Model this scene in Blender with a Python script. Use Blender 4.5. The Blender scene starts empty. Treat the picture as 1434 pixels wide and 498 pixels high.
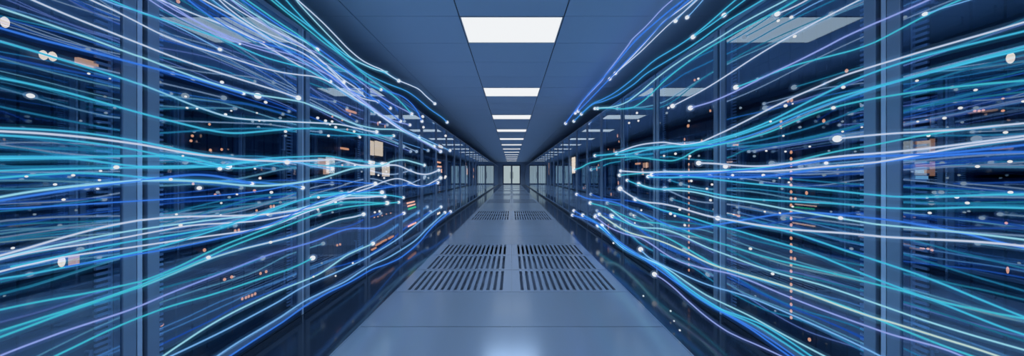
import bpy, bmesh, math, random
from mathutils import Vector, Matrix
random.seed(3)
scene = bpy.context.scene
COL = scene.collection
PI = math.pi

# ------------------------------------------------------------------ measured layout (metres)
CAM_H = 1.165            # eye height above the raised floor
CEIL = 3.005             # ceiling height
WX = 1.745               # plane of the rack doors
RACK_P = 1.054           # rack pitch along the aisle
RACK_0 = 1.35            # first seam between racks
RACKS = 35               # racks per row
RTOP = 2.40              # top of the racks
TILE = 0.666             # tile depth of floor and ceiling
WALK = 1.182             # half width of the light walkway
END_Y = 38.3
BACK_Y = -3.0
SIDE_X = 2.88

ORD = ['first', 'second', 'third', 'fourth', 'fifth', 'sixth', 'seventh', 'eighth', 'ninth', 'tenth',
       'eleventh', 'twelfth', 'thirteenth', 'fourteenth', 'fifteenth', 'sixteenth', 'seventeenth', 'eighteenth']

STRANDS = [
('white light strand, fourth from top of those crossing the nearest left rack posts','w',0.0170,[(-1.492,0.822,1.720,0.0026),(-1.492,0.890,1.712,0.0028),(-1.492,0.935,1.707,0.0029),(-1.492,0.987,1.703,0.0030),(-1.492,1.061,1.699,0.0032),(-1.492,1.118,1.696,0.0033),(-1.492,1.155,1.694,0.0033),(-1.492,1.250,1.689,0.0035),(-1.492,1.362,1.688,0.0037),(-1.492,1.495,1.692,0.0039),(-1.492,1.658,1.699,0.0042),(-1.492,1.845,1.707,0.0045),(-1.492,1.998,1.710,0.0047)]),
('pale cyan light strand, fifth from top of those crossing the nearest left rack posts','cw',0.0321,[(-1.464,0.757,1.646,0.0022),(-1.464,0.817,1.645,0.0024),(-1.464,0.858,1.645,0.0025),(-1.464,0.903,1.644,0.0026),(-1.464,0.957,1.642,0.0027),(-1.464,0.999,1.641,0.0028),(-1.464,1.056,1.637,0.0029),(-1.464,1.108,1.634,0.0029),(-1.464,1.134,1.634,0.0030),(-1.464,1.207,1.628,0.0031),(-1.464,1.298,1.622,0.0032),(-1.464,1.403,1.619,0.0034),(-1.464,1.559,1.623,0.0036),(-1.464,1.651,1.632,0.0038),(-1.464,1.782,1.652,0.0040),(-1.464,1.975,1.678,0.0043),(-1.464,2.085,1.679,0.0045),(-1.464,2.230,1.671,0.0047),(-1.464,2.397,1.661,0.0049),(-1.464,2.591,1.650,0.0052),(-1.464,2.819,1.654,0.0056),(-1.464,3.134,1.679,0.0061),(-1.464,3.473,1.730,0.0066),(-1.464,3.764,1.760,0.0070),(-1.464,4.186,1.760,0.0077),(-1.464,4.920,1.746,0.0088),(-1.464,5.392,1.720,0.0095)]),
('blue light strand, sixth from top of those crossing the nearest left rack posts','b',0.0084,[(-1.544,0.798,1.612,0.0025),(-1.544,0.862,1.611,0.0027),(-1.544,0.895,1.611,0.0028),(-1.544,0.930,1.611,0.0030),(-1.544,0.980,1.614,0.0031),(-1.544,1.031,1.617,0.0032),(-1.544,1.083,1.621,0.0032),(-1.544,1.157,1.625,0.0034),(-1.544,1.196,1.627,0.0034),(-1.544,1.266,1.631,0.0036),(-1.544,1.369,1.636,0.0037),(-1.544,1.499,1.638,0.0039),(-1.544,1.548,1.637,0.0040),(-1.544,1.645,1.638,0.0042)]),
('cyan to white light strand, seventh from top of those crossing the nearest left rack posts','cW',0.0183,[(-1.452,0.749,1.545,0.0024),(-1.452,0.810,1.546,0.0026),(-1.452,0.841,1.545,0.0027),(-1.452,0.877,1.543,0.0028),(-1.452,0.914,1.540,0.0029),(-1.452,0.949,1.538,0.0029),(-1.452,1.000,1.534,0.0030),(-1.452,1.057,1.529,0.0031),(-1.452,1.109,1.523,0.0032),(-1.452,1.124,1.522,0.0032),(-1.452,1.190,1.510,0.0033),(-1.452,1.279,1.491,0.0035),(-1.452,1.357,1.478,0.0036),(-1.452,1.436,1.469,0.0038),(-1.452,1.504,1.469,0.0039),(-1.452,1.613,1.481,0.0041),(-1.452,1.767,1.504,0.0043),(-1.452,1.958,1.533,0.0046),(-1.452,2.190,1.568,0.0050),(-1.452,2.429,1.600,0.0054),(-1.452,2.661,1.612,0.0058),(-1.452,2.904,1.622,0.0062),(-1.452,3.072,1.638,0.0065)]),
('cyan light strand, eighth from top of those crossing the nearest left rack posts','c',0.0188,[(-1.526,0.787,1.456,0.0025),(-1.526,0.852,1.456,0.0027),(-1.526,0.891,1.456,0.0028),(-1.526,0.933,1.454,0.0030),(-1.526,0.984,1.450,0.0031),(-1.526,1.028,1.444,0.0031),(-1.526,1.090,1.435,0.0032),(-1.526,1.143,1.427,0.0033),(-1.526,1.182,1.422,0.0034),(-1.526,1.258,1.413,0.0035),(-1.526,1.352,1.403,0.0037),(-1.526,1.435,1.396,0.0038),(-1.526,1.519,1.395,0.0040),(-1.526,1.603,1.405,0.0041),(-1.526,1.721,1.431,0.0043),(-1.526,1.887,1.470,0.0046),(-1.526,2.058,1.505,0.0049),(-1.526,2.257,1.540,0.0052),(-1.526,2.420,1.560,0.0055),(-1.526,2.639,1.571,0.0058),(-1.526,2.901,1.586,0.0063),(-1.526,3.265,1.625,0.0069),(-1.526,3.693,1.683,0.0076)]),
('white light strand, third from top of those crossing the nearest left rack posts','w',0.0307,[(-1.499,0.932,1.796,0.0025),(-1.499,1.018,1.791,0.0026),(-1.499,1.071,1.788,0.0027),(-1.499,1.134,1.781,0.0027),(-1.499,1.161,1.777,0.0028),(-1.499,1.209,1.771,0.0028),(-1.499,1.256,1.769,0.0029),(-1.499,1.328,1.772,0.0030),(-1.499,1.410,1.781,0.0031),(-1.499,1.492,1.791,0.0032),(-1.499,1.585,1.800,0.0034),(-1.499,1.728,1.816,0.0036),(-1.499,1.869,1.841,0.0038),(-1.499,2.022,1.879,0.0040),(-1.499,2.134,1.910,0.0041),(-1.499,2.238,1.929,0.0043),(-1.499,2.353,1.935,0.0044),(-1.499,2.453,1.928,0.0046),(-1.499,2.747,1.903,0.0050),(-1.499,3.253,1.859,0.0057),(-1.499,3.986,1.795,0.0067),(-1.499,4.629,1.770,0.0076),(-1.499,5.266,1.727,0.0085),(-1.499,6.026,1.679,0.0096)]),
('cyan light strand, second from top of those crossing the nearest left rack posts','c',0.0117,[(-1.449,0.937,1.792,0.0024),(-1.449,1.031,1.799,0.0026),(-1.449,1.075,1.801,0.0026),(-1.449,1.108,1.802,0.0027),(-1.449,1.122,1.803,0.0027),(-1.449,1.170,1.811,0.0028),(-1.449,1.228,1.820,0.0028),(-1.449,1.292,1.830,0.0029),(-1.449,1.364,1.841,0.0030),(-1.449,1.425,1.848,0.0031),(-1.449,1.482,1.851,0.0032),(-1.449,1.565,1.853,0.0033),(-1.449,1.671,1.860,0.0035),(-1.449,1.807,1.882,0.0036),(-1.449,1.955,1.910,0.0039),(-1.449,2.064,1.918,0.0040),(-1.449,2.165,1.916,0.0041),(-1.449,2.287,1.920,0.0043)]),
('white light strand, eighteenth from top among those starting past the nearest left rack','w',0.0240,[(-1.521,1.113,1.915,0.0027),(-1.521,1.237,1.926,0.0029),(-1.521,1.311,1.933,0.0030),(-1.521,1.405,1.945,0.0031),(-1.521,1.505,1.961,0.0033),(-1.521,1.598,1.971,0.0034),(-1.521,1.703,1.972,0.0036),(-1.521,1.795,1.967,0.0037),(-1.521,1.912,1.959,0.0038),(-1.521,2.052,1.954,0.0040),(-1.521,2.208,1.953,0.0043),(-1.521,2.401,1.947,0.0045),(-1.521,2.631,1.929,0.0049),(-1.521,2.892,1.910,0.0052),(-1.521,3.302,1.861,0.0058),(-1.521,3.784,1.809,0.0065),(-1.521,4.349,1.781,0.0073),(-1.521,4.699,1.787,0.0077)]),
('lilac light strand, only one within the nearest left rack bay','l',0.0052,[(-1.446,1.076,1.916,0.0018),(-1.446,1.186,1.894,0.0019),(-1.446,1.246,1.883,0.0020),(-1.446,1.297,1.875,0.0020),(-1.446,1.360,1.870,0.0021),(-1.446,1.431,1.868,0.0022),(-1.446,1.519,1.866,0.0023)]),
('pale blue light strand, first from top of those crossing the nearest left rack posts','pb',0.0075,[(-1.509,0.958,1.816,0.0018),(-1.509,1.049,1.815,0.0018),(-1.509,1.099,1.819,0.0019),(-1.509,1.181,1.834,0.0020),(-1.509,1.265,1.838,0.0021),(-1.509,1.338,1.834,0.0021),(-1.509,1.411,1.826,0.0022),(-1.509,1.479,1.819,0.0023)]),
('white light strand, thirteenth from top among those starting past the nearest left rack','w',0.0147,[(-1.451,1.197,1.985,0.0028),(-1.451,1.345,1.992,0.0030),(-1.451,1.427,1.995,0.0031),(-1.451,1.504,1.995,0.0032),(-1.451,1.590,1.991,0.0033),(-1.451,1.686,1.986,0.0035),(-1.451,1.795,1.993,0.0036),(-1.451,1.958,2.015,0.0039),(-1.451,2.067,2.013,0.0040),(-1.451,2.211,1.995,0.0042),(-1.451,2.376,1.979,0.0044),(-1.451,2.468,1.974,0.0046)]),
('white light strand, eleventh from top among those starting past the nearest left rack','w',0.0000,[(-1.455,1.287,2.093,0.0026),(-1.455,1.421,2.040,0.0028),(-1.455,1.477,2.023,0.0029),(-1.455,1.571,2.011,0.0030),(-1.455,1.677,2.012,0.0031),(-1.455,1.814,2.030,0.0033),(-1.455,1.962,2.052,0.0035),(-1.455,2.111,2.054,0.0037),(-1.455,2.261,2.034,0.0039),(-1.455,2.460,1.998,0.0041),(-1.455,2.666,1.986,0.0044),(-1.455,2.836,1.947,0.0046)]),
('white light strand, ninth from top among those starting past the nearest left rack','w',0.0165,[(-1.508,1.328,2.092,0.0027),(-1.508,1.492,2.083,0.0029),(-1.508,1.584,2.079,0.0030),(-1.508,1.700,2.082,0.0032),(-1.508,1.836,2.092,0.0034),(-1.508,2.034,2.107,0.0036),(-1.508,2.128,2.101,0.0037),(-1.508,2.252,2.077,0.0039),(-1.508,2.417,2.036,0.0041),(-1.508,2.579,1.991,0.0043),(-1.508,2.731,1.950,0.0045),(-1.508,2.940,1.954,0.0047),(-1.508,3.227,2.003,0.0051)]),
('pale cyan light strand, eighth from top among those starting past the nearest left rack','cw',0.0157,[(-1.572,1.426,2.160,0.0029),(-1.572,1.608,2.154,0.0031),(-1.572,1.710,2.152,0.0032),(-1.572,1.827,2.154,0.0034),(-1.572,1.977,2.166,0.0036),(-1.572,2.121,2.180,0.0038),(-1.572,2.209,2.185,0.0039),(-1.572,2.310,2.186,0.0040)]),
('teal light strand, sixth from top among those starting past the nearest left rack','t',0.0163,[(-1.460,1.391,2.139,0.0031),(-1.460,1.577,2.134,0.0033),(-1.460,1.671,2.131,0.0035),(-1.460,1.777,2.128,0.0036),(-1.460,1.898,2.128,0.0038),(-1.460,1.969,2.127,0.0039),(-1.460,2.119,2.108,0.0041),(-1.460,2.224,2.090,0.0042),(-1.460,2.365,2.079,0.0044),(-1.460,2.525,2.088,0.0047),(-1.460,2.676,2.095,0.0049),(-1.460,2.920,2.106,0.0052),(-1.460,3.191,2.128,0.0056)]),
('teal light strand, fifth from top among those starting past the nearest left rack','t',0.0215,[(-1.476,1.545,2.266,0.0033),(-1.476,1.755,2.245,0.0036),(-1.476,1.855,2.237,0.0037),(-1.476,1.991,2.229,0.0039),(-1.476,2.102,2.221,0.0041),(-1.476,2.248,2.212,0.0043),(-1.476,2.442,2.210,0.0046),(-1.476,2.611,2.209,0.0048),(-1.476,2.841,2.181,0.0051),(-1.476,3.203,2.174,0.0056),(-1.476,3.671,2.161,0.0063),(-1.476,4.219,2.081,0.0070)]),
('cyan light strand, fourth from top among those starting past the nearest left rack','c',0.0232,[(-1.540,1.632,2.347,0.0035),(-1.540,1.846,2.314,0.0038),(-1.540,1.969,2.302,0.0039),(-1.540,2.078,2.301,0.0041),(-1.540,2.236,2.299,0.0043),(-1.540,2.469,2.289,0.0046),(-1.540,2.695,2.287,0.0050),(-1.540,2.966,2.322,0.0053),(-1.540,3.207,2.365,0.0057),(-1.540,3.492,2.417,0.0061),(-1.540,3.895,2.460,0.0066)]),
('cyan to blue light strand, third from top among those starting past the nearest left rack','cb',0.0359,[(-1.592,1.780,2.472,0.0037),(-1.592,2.001,2.409,0.0040),(-1.592,2.147,2.371,0.0042),(-1.592,2.332,2.337,0.0045),(-1.592,2.525,2.315,0.0048),(-1.592,2.692,2.296,0.0050),(-1.592,2.918,2.280,0.0053),(-1.592,3.226,2.293,0.0057),(-1.592,3.662,2.346,0.0064),(-1.592,4.234,2.435,0.0072),(-1.592,4.550,2.461,0.0076),(-1.592,4.917,2.469,0.0081),(-1.592,5.593,2.465,0.0091),(-1.592,6.485,2.498,0.0103),(-1.592,7.047,2.488,0.0111)]),
('white light strand, first from top among those starting past the nearest left rack','w',0.0291,[(-1.532,1.755,2.469,0.0036),(-1.532,1.992,2.430,0.0040),(-1.532,2.067,2.422,0.0041),(-1.532,2.182,2.417,0.0042),(-1.532,2.334,2.405,0.0044),(-1.532,2.509,2.380,0.0047),(-1.532,2.681,2.355,0.0049),(-1.532,2.913,2.347,0.0053),(-1.532,3.148,2.376,0.0056),(-1.532,3.374,2.416,0.0059),(-1.532,3.635,2.432,0.0063),(-1.532,3.875,2.458,0.0066),(-1.532,4.380,2.544,0.0073),(-1.532,4.734,2.593,0.0078),(-1.532,5.149,2.592,0.0084),(-1.532,5.698,2.603,0.0092)]),
('pale cyan light strand, second from top among those starting past the nearest left rack','cw',0.0000,[(-1.503,1.778,2.488,0.0033),(-1.503,1.979,2.397,0.0035),(-1.503,2.028,2.379,0.0036),(-1.503,2.141,2.355,0.0037),(-1.503,2.290,2.327,0.0039),(-1.503,2.488,2.293,0.0042),(-1.503,2.692,2.271,0.0044),(-1.503,2.931,2.299,0.0047),(-1.503,3.173,2.342,0.0050),(-1.503,3.459,2.424,0.0054)]),
('blue light strand, seventh from top among those starting past the nearest left rack','b',0.0259,[(-1.596,1.486,2.218,0.0030),(-1.596,1.677,2.207,0.0032),(-1.596,1.855,2.199,0.0034),(-1.596,2.040,2.198,0.0037),(-1.596,2.153,2.204,0.0038),(-1.596,2.361,2.215,0.0041),(-1.596,2.559,2.207,0.0043),(-1.596,2.792,2.191,0.0046),(-1.596,3.035,2.185,0.0049),(-1.596,3.416,2.207,0.0054),(-1.596,3.729,2.262,0.0058),(-1.596,4.246,2.327,0.0065),(-1.596,4.740,2.283,0.0071),(-1.596,5.085,2.136,0.0075)]),
('lilac light strand, fifteenth from top among those starting past the nearest left rack','l',0.0297,[(-1.447,1.049,1.898,0.0023),(-1.447,1.156,1.884,0.0025),(-1.447,1.247,1.875,0.0026),(-1.447,1.362,1.873,0.0027),(-1.447,1.480,1.880,0.0029),(-1.447,1.609,1.900,0.0030),(-1.447,1.820,1.948,0.0033),(-1.447,1.953,1.968,0.0035),(-1.447,2.141,1.967,0.0037),(-1.447,2.296,1.955,0.0039),(-1.447,2.476,1.932,0.0041),(-1.447,2.622,1.919,0.0043),(-1.447,2.934,1.878,0.0047),(-1.447,3.233,1.837,0.0051),(-1.447,3.601,1.795,0.0055),(-1.447,4.138,1.747,0.0062),(-1.447,4.863,1.711,0.0071),(-1.447,5.820,1.662,0.0083)]),
('lilac light strand, seventeenth from top among those starting past the nearest left rack','l',0.0226,[(-1.577,1.125,1.961,0.0022),(-1.577,1.234,1.933,0.0024),(-1.577,1.322,1.917,0.0025),(-1.577,1.457,1.913,0.0026),(-1.577,1.634,1.931,0.0028),(-1.577,1.805,1.959,0.0030),(-1.577,1.983,1.992,0.0032),(-1.577,2.128,2.011,0.0034),(-1.577,2.289,2.023,0.0035),(-1.577,2.477,2.034,0.0037),(-1.577,2.668,2.028,0.0040),(-1.577,2.891,1.972,0.0042),(-1.577,3.075,1.949,0.0044),(-1.577,3.376,1.909,0.0048),(-1.577,3.800,1.902,0.0052),(-1.577,4.427,1.953,0.0059)]),
('blue light strand, fourteenth from top among those starting past the nearest left rack','b',0.0178,[(-1.486,1.181,2.010,0.0025),(-1.486,1.302,1.975,0.0027),(-1.486,1.381,1.956,0.0028),(-1.486,1.490,1.942,0.0029),(-1.486,1.605,1.944,0.0031),(-1.486,1.727,1.962,0.0032),(-1.486,1.869,1.992,0.0034),(-1.486,2.005,2.011,0.0036),(-1.486,2.178,2.014,0.0038),(-1.486,2.383,1.988,0.0040),(-1.486,2.571,1.947,0.0043),(-1.486,2.898,1.967,0.0047),(-1.486,3.226,2.001,0.0051),(-1.486,3.499,1.993,0.0054)]),
('blue light strand, twelfth from top among those starting past the nearest left rack','b',0.0192,[(-1.463,1.194,2.009,0.0025),(-1.463,1.328,1.991,0.0027),(-1.463,1.438,1.982,0.0028),(-1.463,1.580,1.985,0.0030),(-1.463,1.753,2.000,0.0032),(-1.463,1.974,2.022,0.0035),(-1.463,2.164,2.030,0.0037),(-1.463,2.370,2.033,0.0040),(-1.463,2.650,2.027,0.0044),(-1.463,2.782,2.009,0.0045),(-1.463,3.221,1.963,0.0051),(-1.463,3.471,1.922,0.0054),(-1.463,3.762,1.884,0.0058)]),
('lilac light strand, tenth from top among those starting past the nearest left rack','l',0.0213,[(-1.459,1.315,2.104,0.0024),(-1.459,1.472,2.080,0.0025),(-1.459,1.621,2.062,0.0027),(-1.459,1.804,2.056,0.0029),(-1.459,2.003,2.070,0.0031),(-1.459,2.222,2.090,0.0034),(-1.459,2.468,2.088,0.0037),(-1.459,2.774,2.071,0.0040),(-1.459,3.037,2.049,0.0043),(-1.459,3.408,2.043,0.0047),(-1.459,3.881,2.059,0.0052),(-1.459,4.170,2.071,0.0056)]),
('pale blue light strand, sixteenth from top among those starting past the nearest left rack','pb',0.0352,[(-1.489,1.269,2.072,0.0023),(-1.489,1.410,2.042,0.0025),(-1.489,1.523,2.023,0.0026),(-1.489,1.705,2.002,0.0028),(-1.489,1.904,1.988,0.0030),(-1.489,2.121,1.974,0.0033),(-1.489,2.315,1.945,0.0035),(-1.489,2.576,1.892,0.0038),(-1.489,2.941,1.878,0.0042),(-1.489,3.376,1.858,0.0047),(-1.489,3.962,1.807,0.0054),(-1.489,4.601,1.800,0.0061),(-1.489,5.485,1.787,0.0071),(-1.489,6.893,1.776,0.0086)]),
('cyan light strand, ninth from top of those crossing the nearest left rack posts','c',0.0000,[(-1.571,0.809,1.305,0.0024),(-1.571,0.877,1.312,0.0026),(-1.571,0.927,1.317,0.0027),(-1.571,0.984,1.321,0.0028),(-1.571,1.049,1.322,0.0029),(-1.571,1.112,1.319,0.0030),(-1.571,1.177,1.313,0.0031),(-1.571,1.216,1.309,0.0032),(-1.571,1.281,1.300,0.0033),(-1.571,1.353,1.288,0.0034),(-1.571,1.434,1.277,0.0035),(-1.571,1.524,1.268,0.0037),(-1.571,1.606,1.263,0.0038),(-1.571,1.696,1.260,0.0039),(-1.571,1.853,1.263,0.0042),(-1.571,2.119,1.279,0.0046),(-1.571,2.237,1.288,0.0048),(-1.571,2.369,1.301,0.0050)]),
('white light strand, tenth from top of those crossing the nearest left rack posts','w',0.0294,[(-1.469,0.757,1.289,0.0028),(-1.469,0.820,1.293,0.0030),(-1.469,0.884,1.297,0.0033),(-1.469,0.960,1.298,0.0035),(-1.469,1.025,1.296,0.0036),(-1.469,1.101,1.291,0.0037),(-1.469,1.138,1.288,0.0038),(-1.469,1.198,1.280,0.0039),(-1.469,1.265,1.271,0.0041),(-1.469,1.341,1.264,0.0042),(-1.469,1.444,1.259,0.0044),(-1.469,1.543,1.255,0.0046),(-1.469,1.632,1.254,0.0048),(-1.469,1.788,1.256,0.0051),(-1.469,1.870,1.259,0.0052),(-1.469,1.982,1.267,0.0055),(-1.469,2.216,1.287,0.0059),(-1.469,2.330,1.299,0.0061),(-1.469,2.431,1.301,0.0063),(-1.469,2.599,1.283,0.0067),(-1.469,2.793,1.268,0.0071),(-1.469,3.144,1.276,0.0077),(-1.469,3.539,1.299,0.0085),(-1.469,3.777,1.289,0.0090),(-1.469,4.122,1.242,0.0097),(-1.469,4.538,1.198,0.0105),(-1.469,5.046,1.197,0.0115),(-1.469,5.756,1.277,0.0129)]),
('cyan light strand, eleventh from top of those crossing the nearest left rack posts','c',0.0133,[(-1.533,0.790,1.281,0.0023),(-1.533,0.856,1.286,0.0025),(-1.533,0.905,1.289,0.0026),(-1.533,0.961,1.289,0.0028),(-1.533,1.024,1.286,0.0029),(-1.533,1.085,1.281,0.0030),(-1.533,1.149,1.273,0.0031),(-1.533,1.187,1.267,0.0031),(-1.533,1.257,1.254,0.0032),(-1.533,1.336,1.240,0.0034),(-1.533,1.425,1.224,0.0035),(-1.533,1.507,1.212,0.0036),(-1.533,1.589,1.208,0.0037),(-1.533,1.667,1.214,0.0039),(-1.533,1.768,1.232,0.0040),(-1.533,1.896,1.255,0.0042),(-1.533,1.951,1.260,0.0043)]),
('cyan light strand, twelfth from top of those crossing the nearest left rack posts','c',0.0159,[(-1.542,0.794,1.212,0.0029),(-1.542,0.861,1.217,0.0032),(-1.542,0.911,1.222,0.0034),(-1.542,0.967,1.227,0.0036),(-1.542,1.030,1.233,0.0037),(-1.542,1.102,1.240,0.0038),(-1.542,1.167,1.246,0.0039),(-1.542,1.194,1.247,0.0040),(-1.542,1.271,1.253,0.0042),(-1.542,1.340,1.253,0.0043),(-1.542,1.408,1.243,0.0044),(-1.542,1.487,1.226,0.0046),(-1.542,1.554,1.216,0.0047)]),
('cyan light strand, thirteenth from top of those crossing the nearest left rack posts','c',0.0000,[(-1.500,0.772,1.218,0.0023),(-1.500,0.837,1.220,0.0024),(-1.500,0.903,1.223,0.0026),(-1.500,0.959,1.224,0.0027),(-1.500,1.001,1.221,0.0028),(-1.500,1.047,1.215,0.0029),(-1.500,1.097,1.208,0.0030),(-1.500,1.146,1.203,0.0030),(-1.500,1.161,1.203,0.0031),(-1.500,1.236,1.206,0.0032),(-1.500,1.322,1.210,0.0033),(-1.500,1.420,1.212,0.0035),(-1.500,1.484,1.216,0.0036),(-1.500,1.554,1.229,0.0037),(-1.500,1.643,1.245,0.0038),(-1.500,1.769,1.261,0.0040)]),
('cyan to blue light strand, fifteenth from top of those crossing the nearest left rack posts','cb',0.0142,[(-1.528,0.787,1.150,0.0025),(-1.528,0.853,1.159,0.0027),(-1.528,0.902,1.166,0.0029),(-1.528,0.957,1.172,0.0030),(-1.528,1.007,1.175,0.0031),(-1.528,1.071,1.172,0.0032),(-1.528,1.145,1.164,0.0033),(-1.528,1.183,1.158,0.0034),(-1.528,1.259,1.151,0.0035),(-1.528,1.354,1.145,0.0037),(-1.528,1.473,1.138,0.0039),(-1.528,1.583,1.132,0.0041),(-1.528,1.723,1.124,0.0043),(-1.528,1.860,1.111,0.0045),(-1.528,1.953,1.099,0.0047),(-1.528,2.061,1.082,0.0049),(-1.528,2.088,1.078,0.0049)]),
('pale cyan light strand, seventeenth from top of those crossing the nearest left rack posts','cw',0.0242,[(-1.450,0.748,1.088,0.0026),(-1.450,0.810,1.105,0.0028),(-1.450,0.856,1.116,0.0029),(-1.450,0.909,1.125,0.0031),(-1.450,0.968,1.133,0.0032),(-1.450,1.036,1.140,0.0033),(-1.450,1.097,1.146,0.0034),(-1.450,1.123,1.147,0.0035),(-1.450,1.249,1.144,0.0037),(-1.450,1.390,1.133,0.0040),(-1.450,1.453,1.125,0.0041),(-1.450,1.544,1.114,0.0043),(-1.450,1.660,1.107,0.0045),(-1.450,1.794,1.110,0.0047),(-1.450,1.956,1.121,0.0050),(-1.450,2.145,1.143,0.0054),(-1.450,2.324,1.176,0.0057),(-1.450,2.508,1.214,0.0060),(-1.450,2.690,1.241,0.0063),(-1.450,2.939,1.256,0.0068),(-1.450,3.193,1.281,0.0073),(-1.450,3.494,1.344,0.0078),(-1.450,3.857,1.379,0.0085),(-1.450,4.224,1.367,0.0091),(-1.450,4.747,1.341,0.0101)]),
('blue light strand, sixteenth from top of those crossing the nearest left rack posts','b',0.0095,[(-1.450,0.747,1.082,0.0026),(-1.450,0.809,1.095,0.0028),(-1.450,0.856,1.104,0.0029),(-1.450,0.908,1.114,0.0031),(-1.450,0.968,1.125,0.0032),(-1.450,1.036,1.136,0.0033),(-1.450,1.108,1.146,0.0035),(-1.450,1.123,1.148,0.0035),(-1.450,1.189,1.157,0.0036),(-1.450,1.242,1.165,0.0037),(-1.450,1.308,1.170,0.0038),(-1.450,1.381,1.166,0.0040),(-1.450,1.453,1.154,0.0041),(-1.450,1.544,1.135,0.0043),(-1.450,1.596,1.121,0.0044)]),
('cyan light strand, fourteenth from top of those crossing the nearest left rack posts','c',0.0202,[(-1.473,0.759,1.175,0.0020),(-1.473,0.822,1.180,0.0022),(-1.473,0.923,1.187,0.0024),(-1.473,1.052,1.194,0.0026),(-1.473,1.141,1.197,0.0027),(-1.473,1.269,1.200,0.0029),(-1.473,1.430,1.215,0.0031),(-1.473,1.569,1.242,0.0033),(-1.473,1.686,1.264,0.0035),(-1.473,1.822,1.282,0.0037),(-1.473,1.987,1.298,0.0039),(-1.473,2.138,1.313,0.0041),(-1.473,2.289,1.323,0.0043),(-1.473,2.412,1.320,0.0045),(-1.473,2.577,1.310,0.0047),(-1.473,2.801,1.307,0.0051),(-1.473,2.966,1.306,0.0053)]),
('cyan light strand, nineteenth from top among those starting past the nearest left rack','c',0.0232,[(-1.549,1.985,1.266,0.0036),(-1.549,2.090,1.259,0.0037),(-1.549,2.248,1.253,0.0039),(-1.549,2.457,1.250,0.0042),(-1.549,2.741,1.251,0.0045),(-1.549,2.982,1.266,0.0048),(-1.549,3.410,1.305,0.0054)]),
('pale blue light strand, twentieth from top among those starting past the nearest left rack','pb',0.0163,[(-1.508,1.933,1.267,0.0035),(-1.508,2.035,1.256,0.0036),(-1.508,2.148,1.239,0.0038),(-1.508,2.298,1.226,0.0039),(-1.508,2.398,1.224,0.0041)]),
('white light strand, nineteenth from top of those crossing the nearest left rack posts','w',0.0200,[(-1.490,0.770,0.921,0.0027),(-1.490,0.832,0.933,0.0029),(-1.490,0.870,0.941,0.0030),(-1.490,0.915,0.952,0.0032),(-1.490,0.966,0.964,0.0032),(-1.490,1.017,0.974,0.0033),(-1.490,1.075,0.982,0.0034),(-1.490,1.139,0.987,0.0036),(-1.490,1.154,0.987,0.0036),(-1.490,1.229,0.985,0.0037),(-1.490,1.313,0.978,0.0039),(-1.490,1.428,0.964,0.0041),(-1.490,1.544,0.950,0.0043),(-1.490,1.681,0.936,0.0045),(-1.490,1.843,0.928,0.0048),(-1.490,2.010,0.926,0.0051),(-1.490,2.183,0.931,0.0055),(-1.490,2.293,0.941,0.0057),(-1.490,2.493,0.960,0.0060),(-1.490,2.668,0.959,0.0063),(-1.490,2.943,0.944,0.0068),(-1.490,3.189,0.936,0.0073),(-1.490,3.353,0.923,0.0076)]),
('pale cyan light strand, twentieth from top of those crossing the nearest left rack posts','cw',0.0000,[(-1.534,0.792,0.906,0.0021),(-1.534,0.856,0.918,0.0023),(-1.534,0.899,0.925,0.0024),(-1.534,0.946,0.930,0.0025),(-1.534,1.002,0.935,0.0026),(-1.534,1.061,0.940,0.0027),(-1.534,1.149,0.944,0.0028),(-1.534,1.188,0.944,0.0028),(-1.534,1.271,0.944,0.0030),(-1.534,1.367,0.942,0.0031),(-1.534,1.489,0.939,0.0033),(-1.534,1.611,0.933,0.0034),(-1.534,1.755,0.927,0.0036),(-1.534,1.897,0.924,0.0038),(-1.534,2.069,0.930,0.0041),(-1.534,2.269,0.949,0.0044),(-1.534,2.433,0.967,0.0046),(-1.534,2.623,0.977,0.0049),(-1.534,2.811,0.972,0.0051),(-1.534,3.068,0.951,0.0055),(-1.534,3.377,0.937,0.0059)]),
('white light strand, twenty-first from top of those crossing the nearest left rack posts','w',0.0216,[(-1.513,0.781,0.907,0.0023),(-1.513,0.844,0.918,0.0025),(-1.513,0.893,0.924,0.0026),(-1.513,0.948,0.925,0.0027),(-1.513,1.010,0.923,0.0028),(-1.513,1.061,0.923,0.0029),(-1.513,1.133,0.925,0.0030),(-1.513,1.171,0.927,0.0031),(-1.513,1.254,0.930,0.0032),(-1.513,1.303,0.932,0.0033),(-1.513,1.381,0.929,0.0034),(-1.513,1.468,0.920,0.0035),(-1.513,1.567,0.909,0.0037),(-1.513,1.681,0.899,0.0039),(-1.513,1.812,0.895,0.0041),(-1.513,2.040,0.902,0.0044),(-1.513,2.195,0.917,0.0047),(-1.513,2.351,0.944,0.0049),(-1.513,2.558,0.986,0.0052),(-1.513,2.740,1.029,0.0055),(-1.513,2.949,1.059,0.0058),(-1.513,3.171,1.079,0.0062)]),
('cyan light strand, twenty-second from top of those crossing the nearest left rack posts','c',0.0200,[(-1.488,0.849,0.895,0.0023),(-1.488,0.944,0.901,0.0025),(-1.488,0.994,0.906,0.0025),(-1.488,1.044,0.908,0.0026),(-1.488,1.115,0.909,0.0027),(-1.488,1.152,0.908,0.0028),(-1.488,1.233,0.906,0.0029),(-1.488,1.327,0.904,0.0030),(-1.488,1.444,0.906,0.0032),(-1.488,1.585,0.922,0.0034),(-1.488,1.678,0.939,0.0035),(-1.488,1.783,0.961,0.0036),(-1.488,1.902,0.981,0.0038),(-1.488,2.007,0.993,0.0040),(-1.488,2.139,1.003,0.0041),(-1.488,2.313,1.008,0.0044),(-1.488,2.489,1.003,0.0046),(-1.488,2.728,0.993,0.0050),(-1.488,3.098,0.959,0.0055),(-1.488,3.476,0.929,0.0060),(-1.488,3.924,0.866,0.0066)]),
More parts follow.
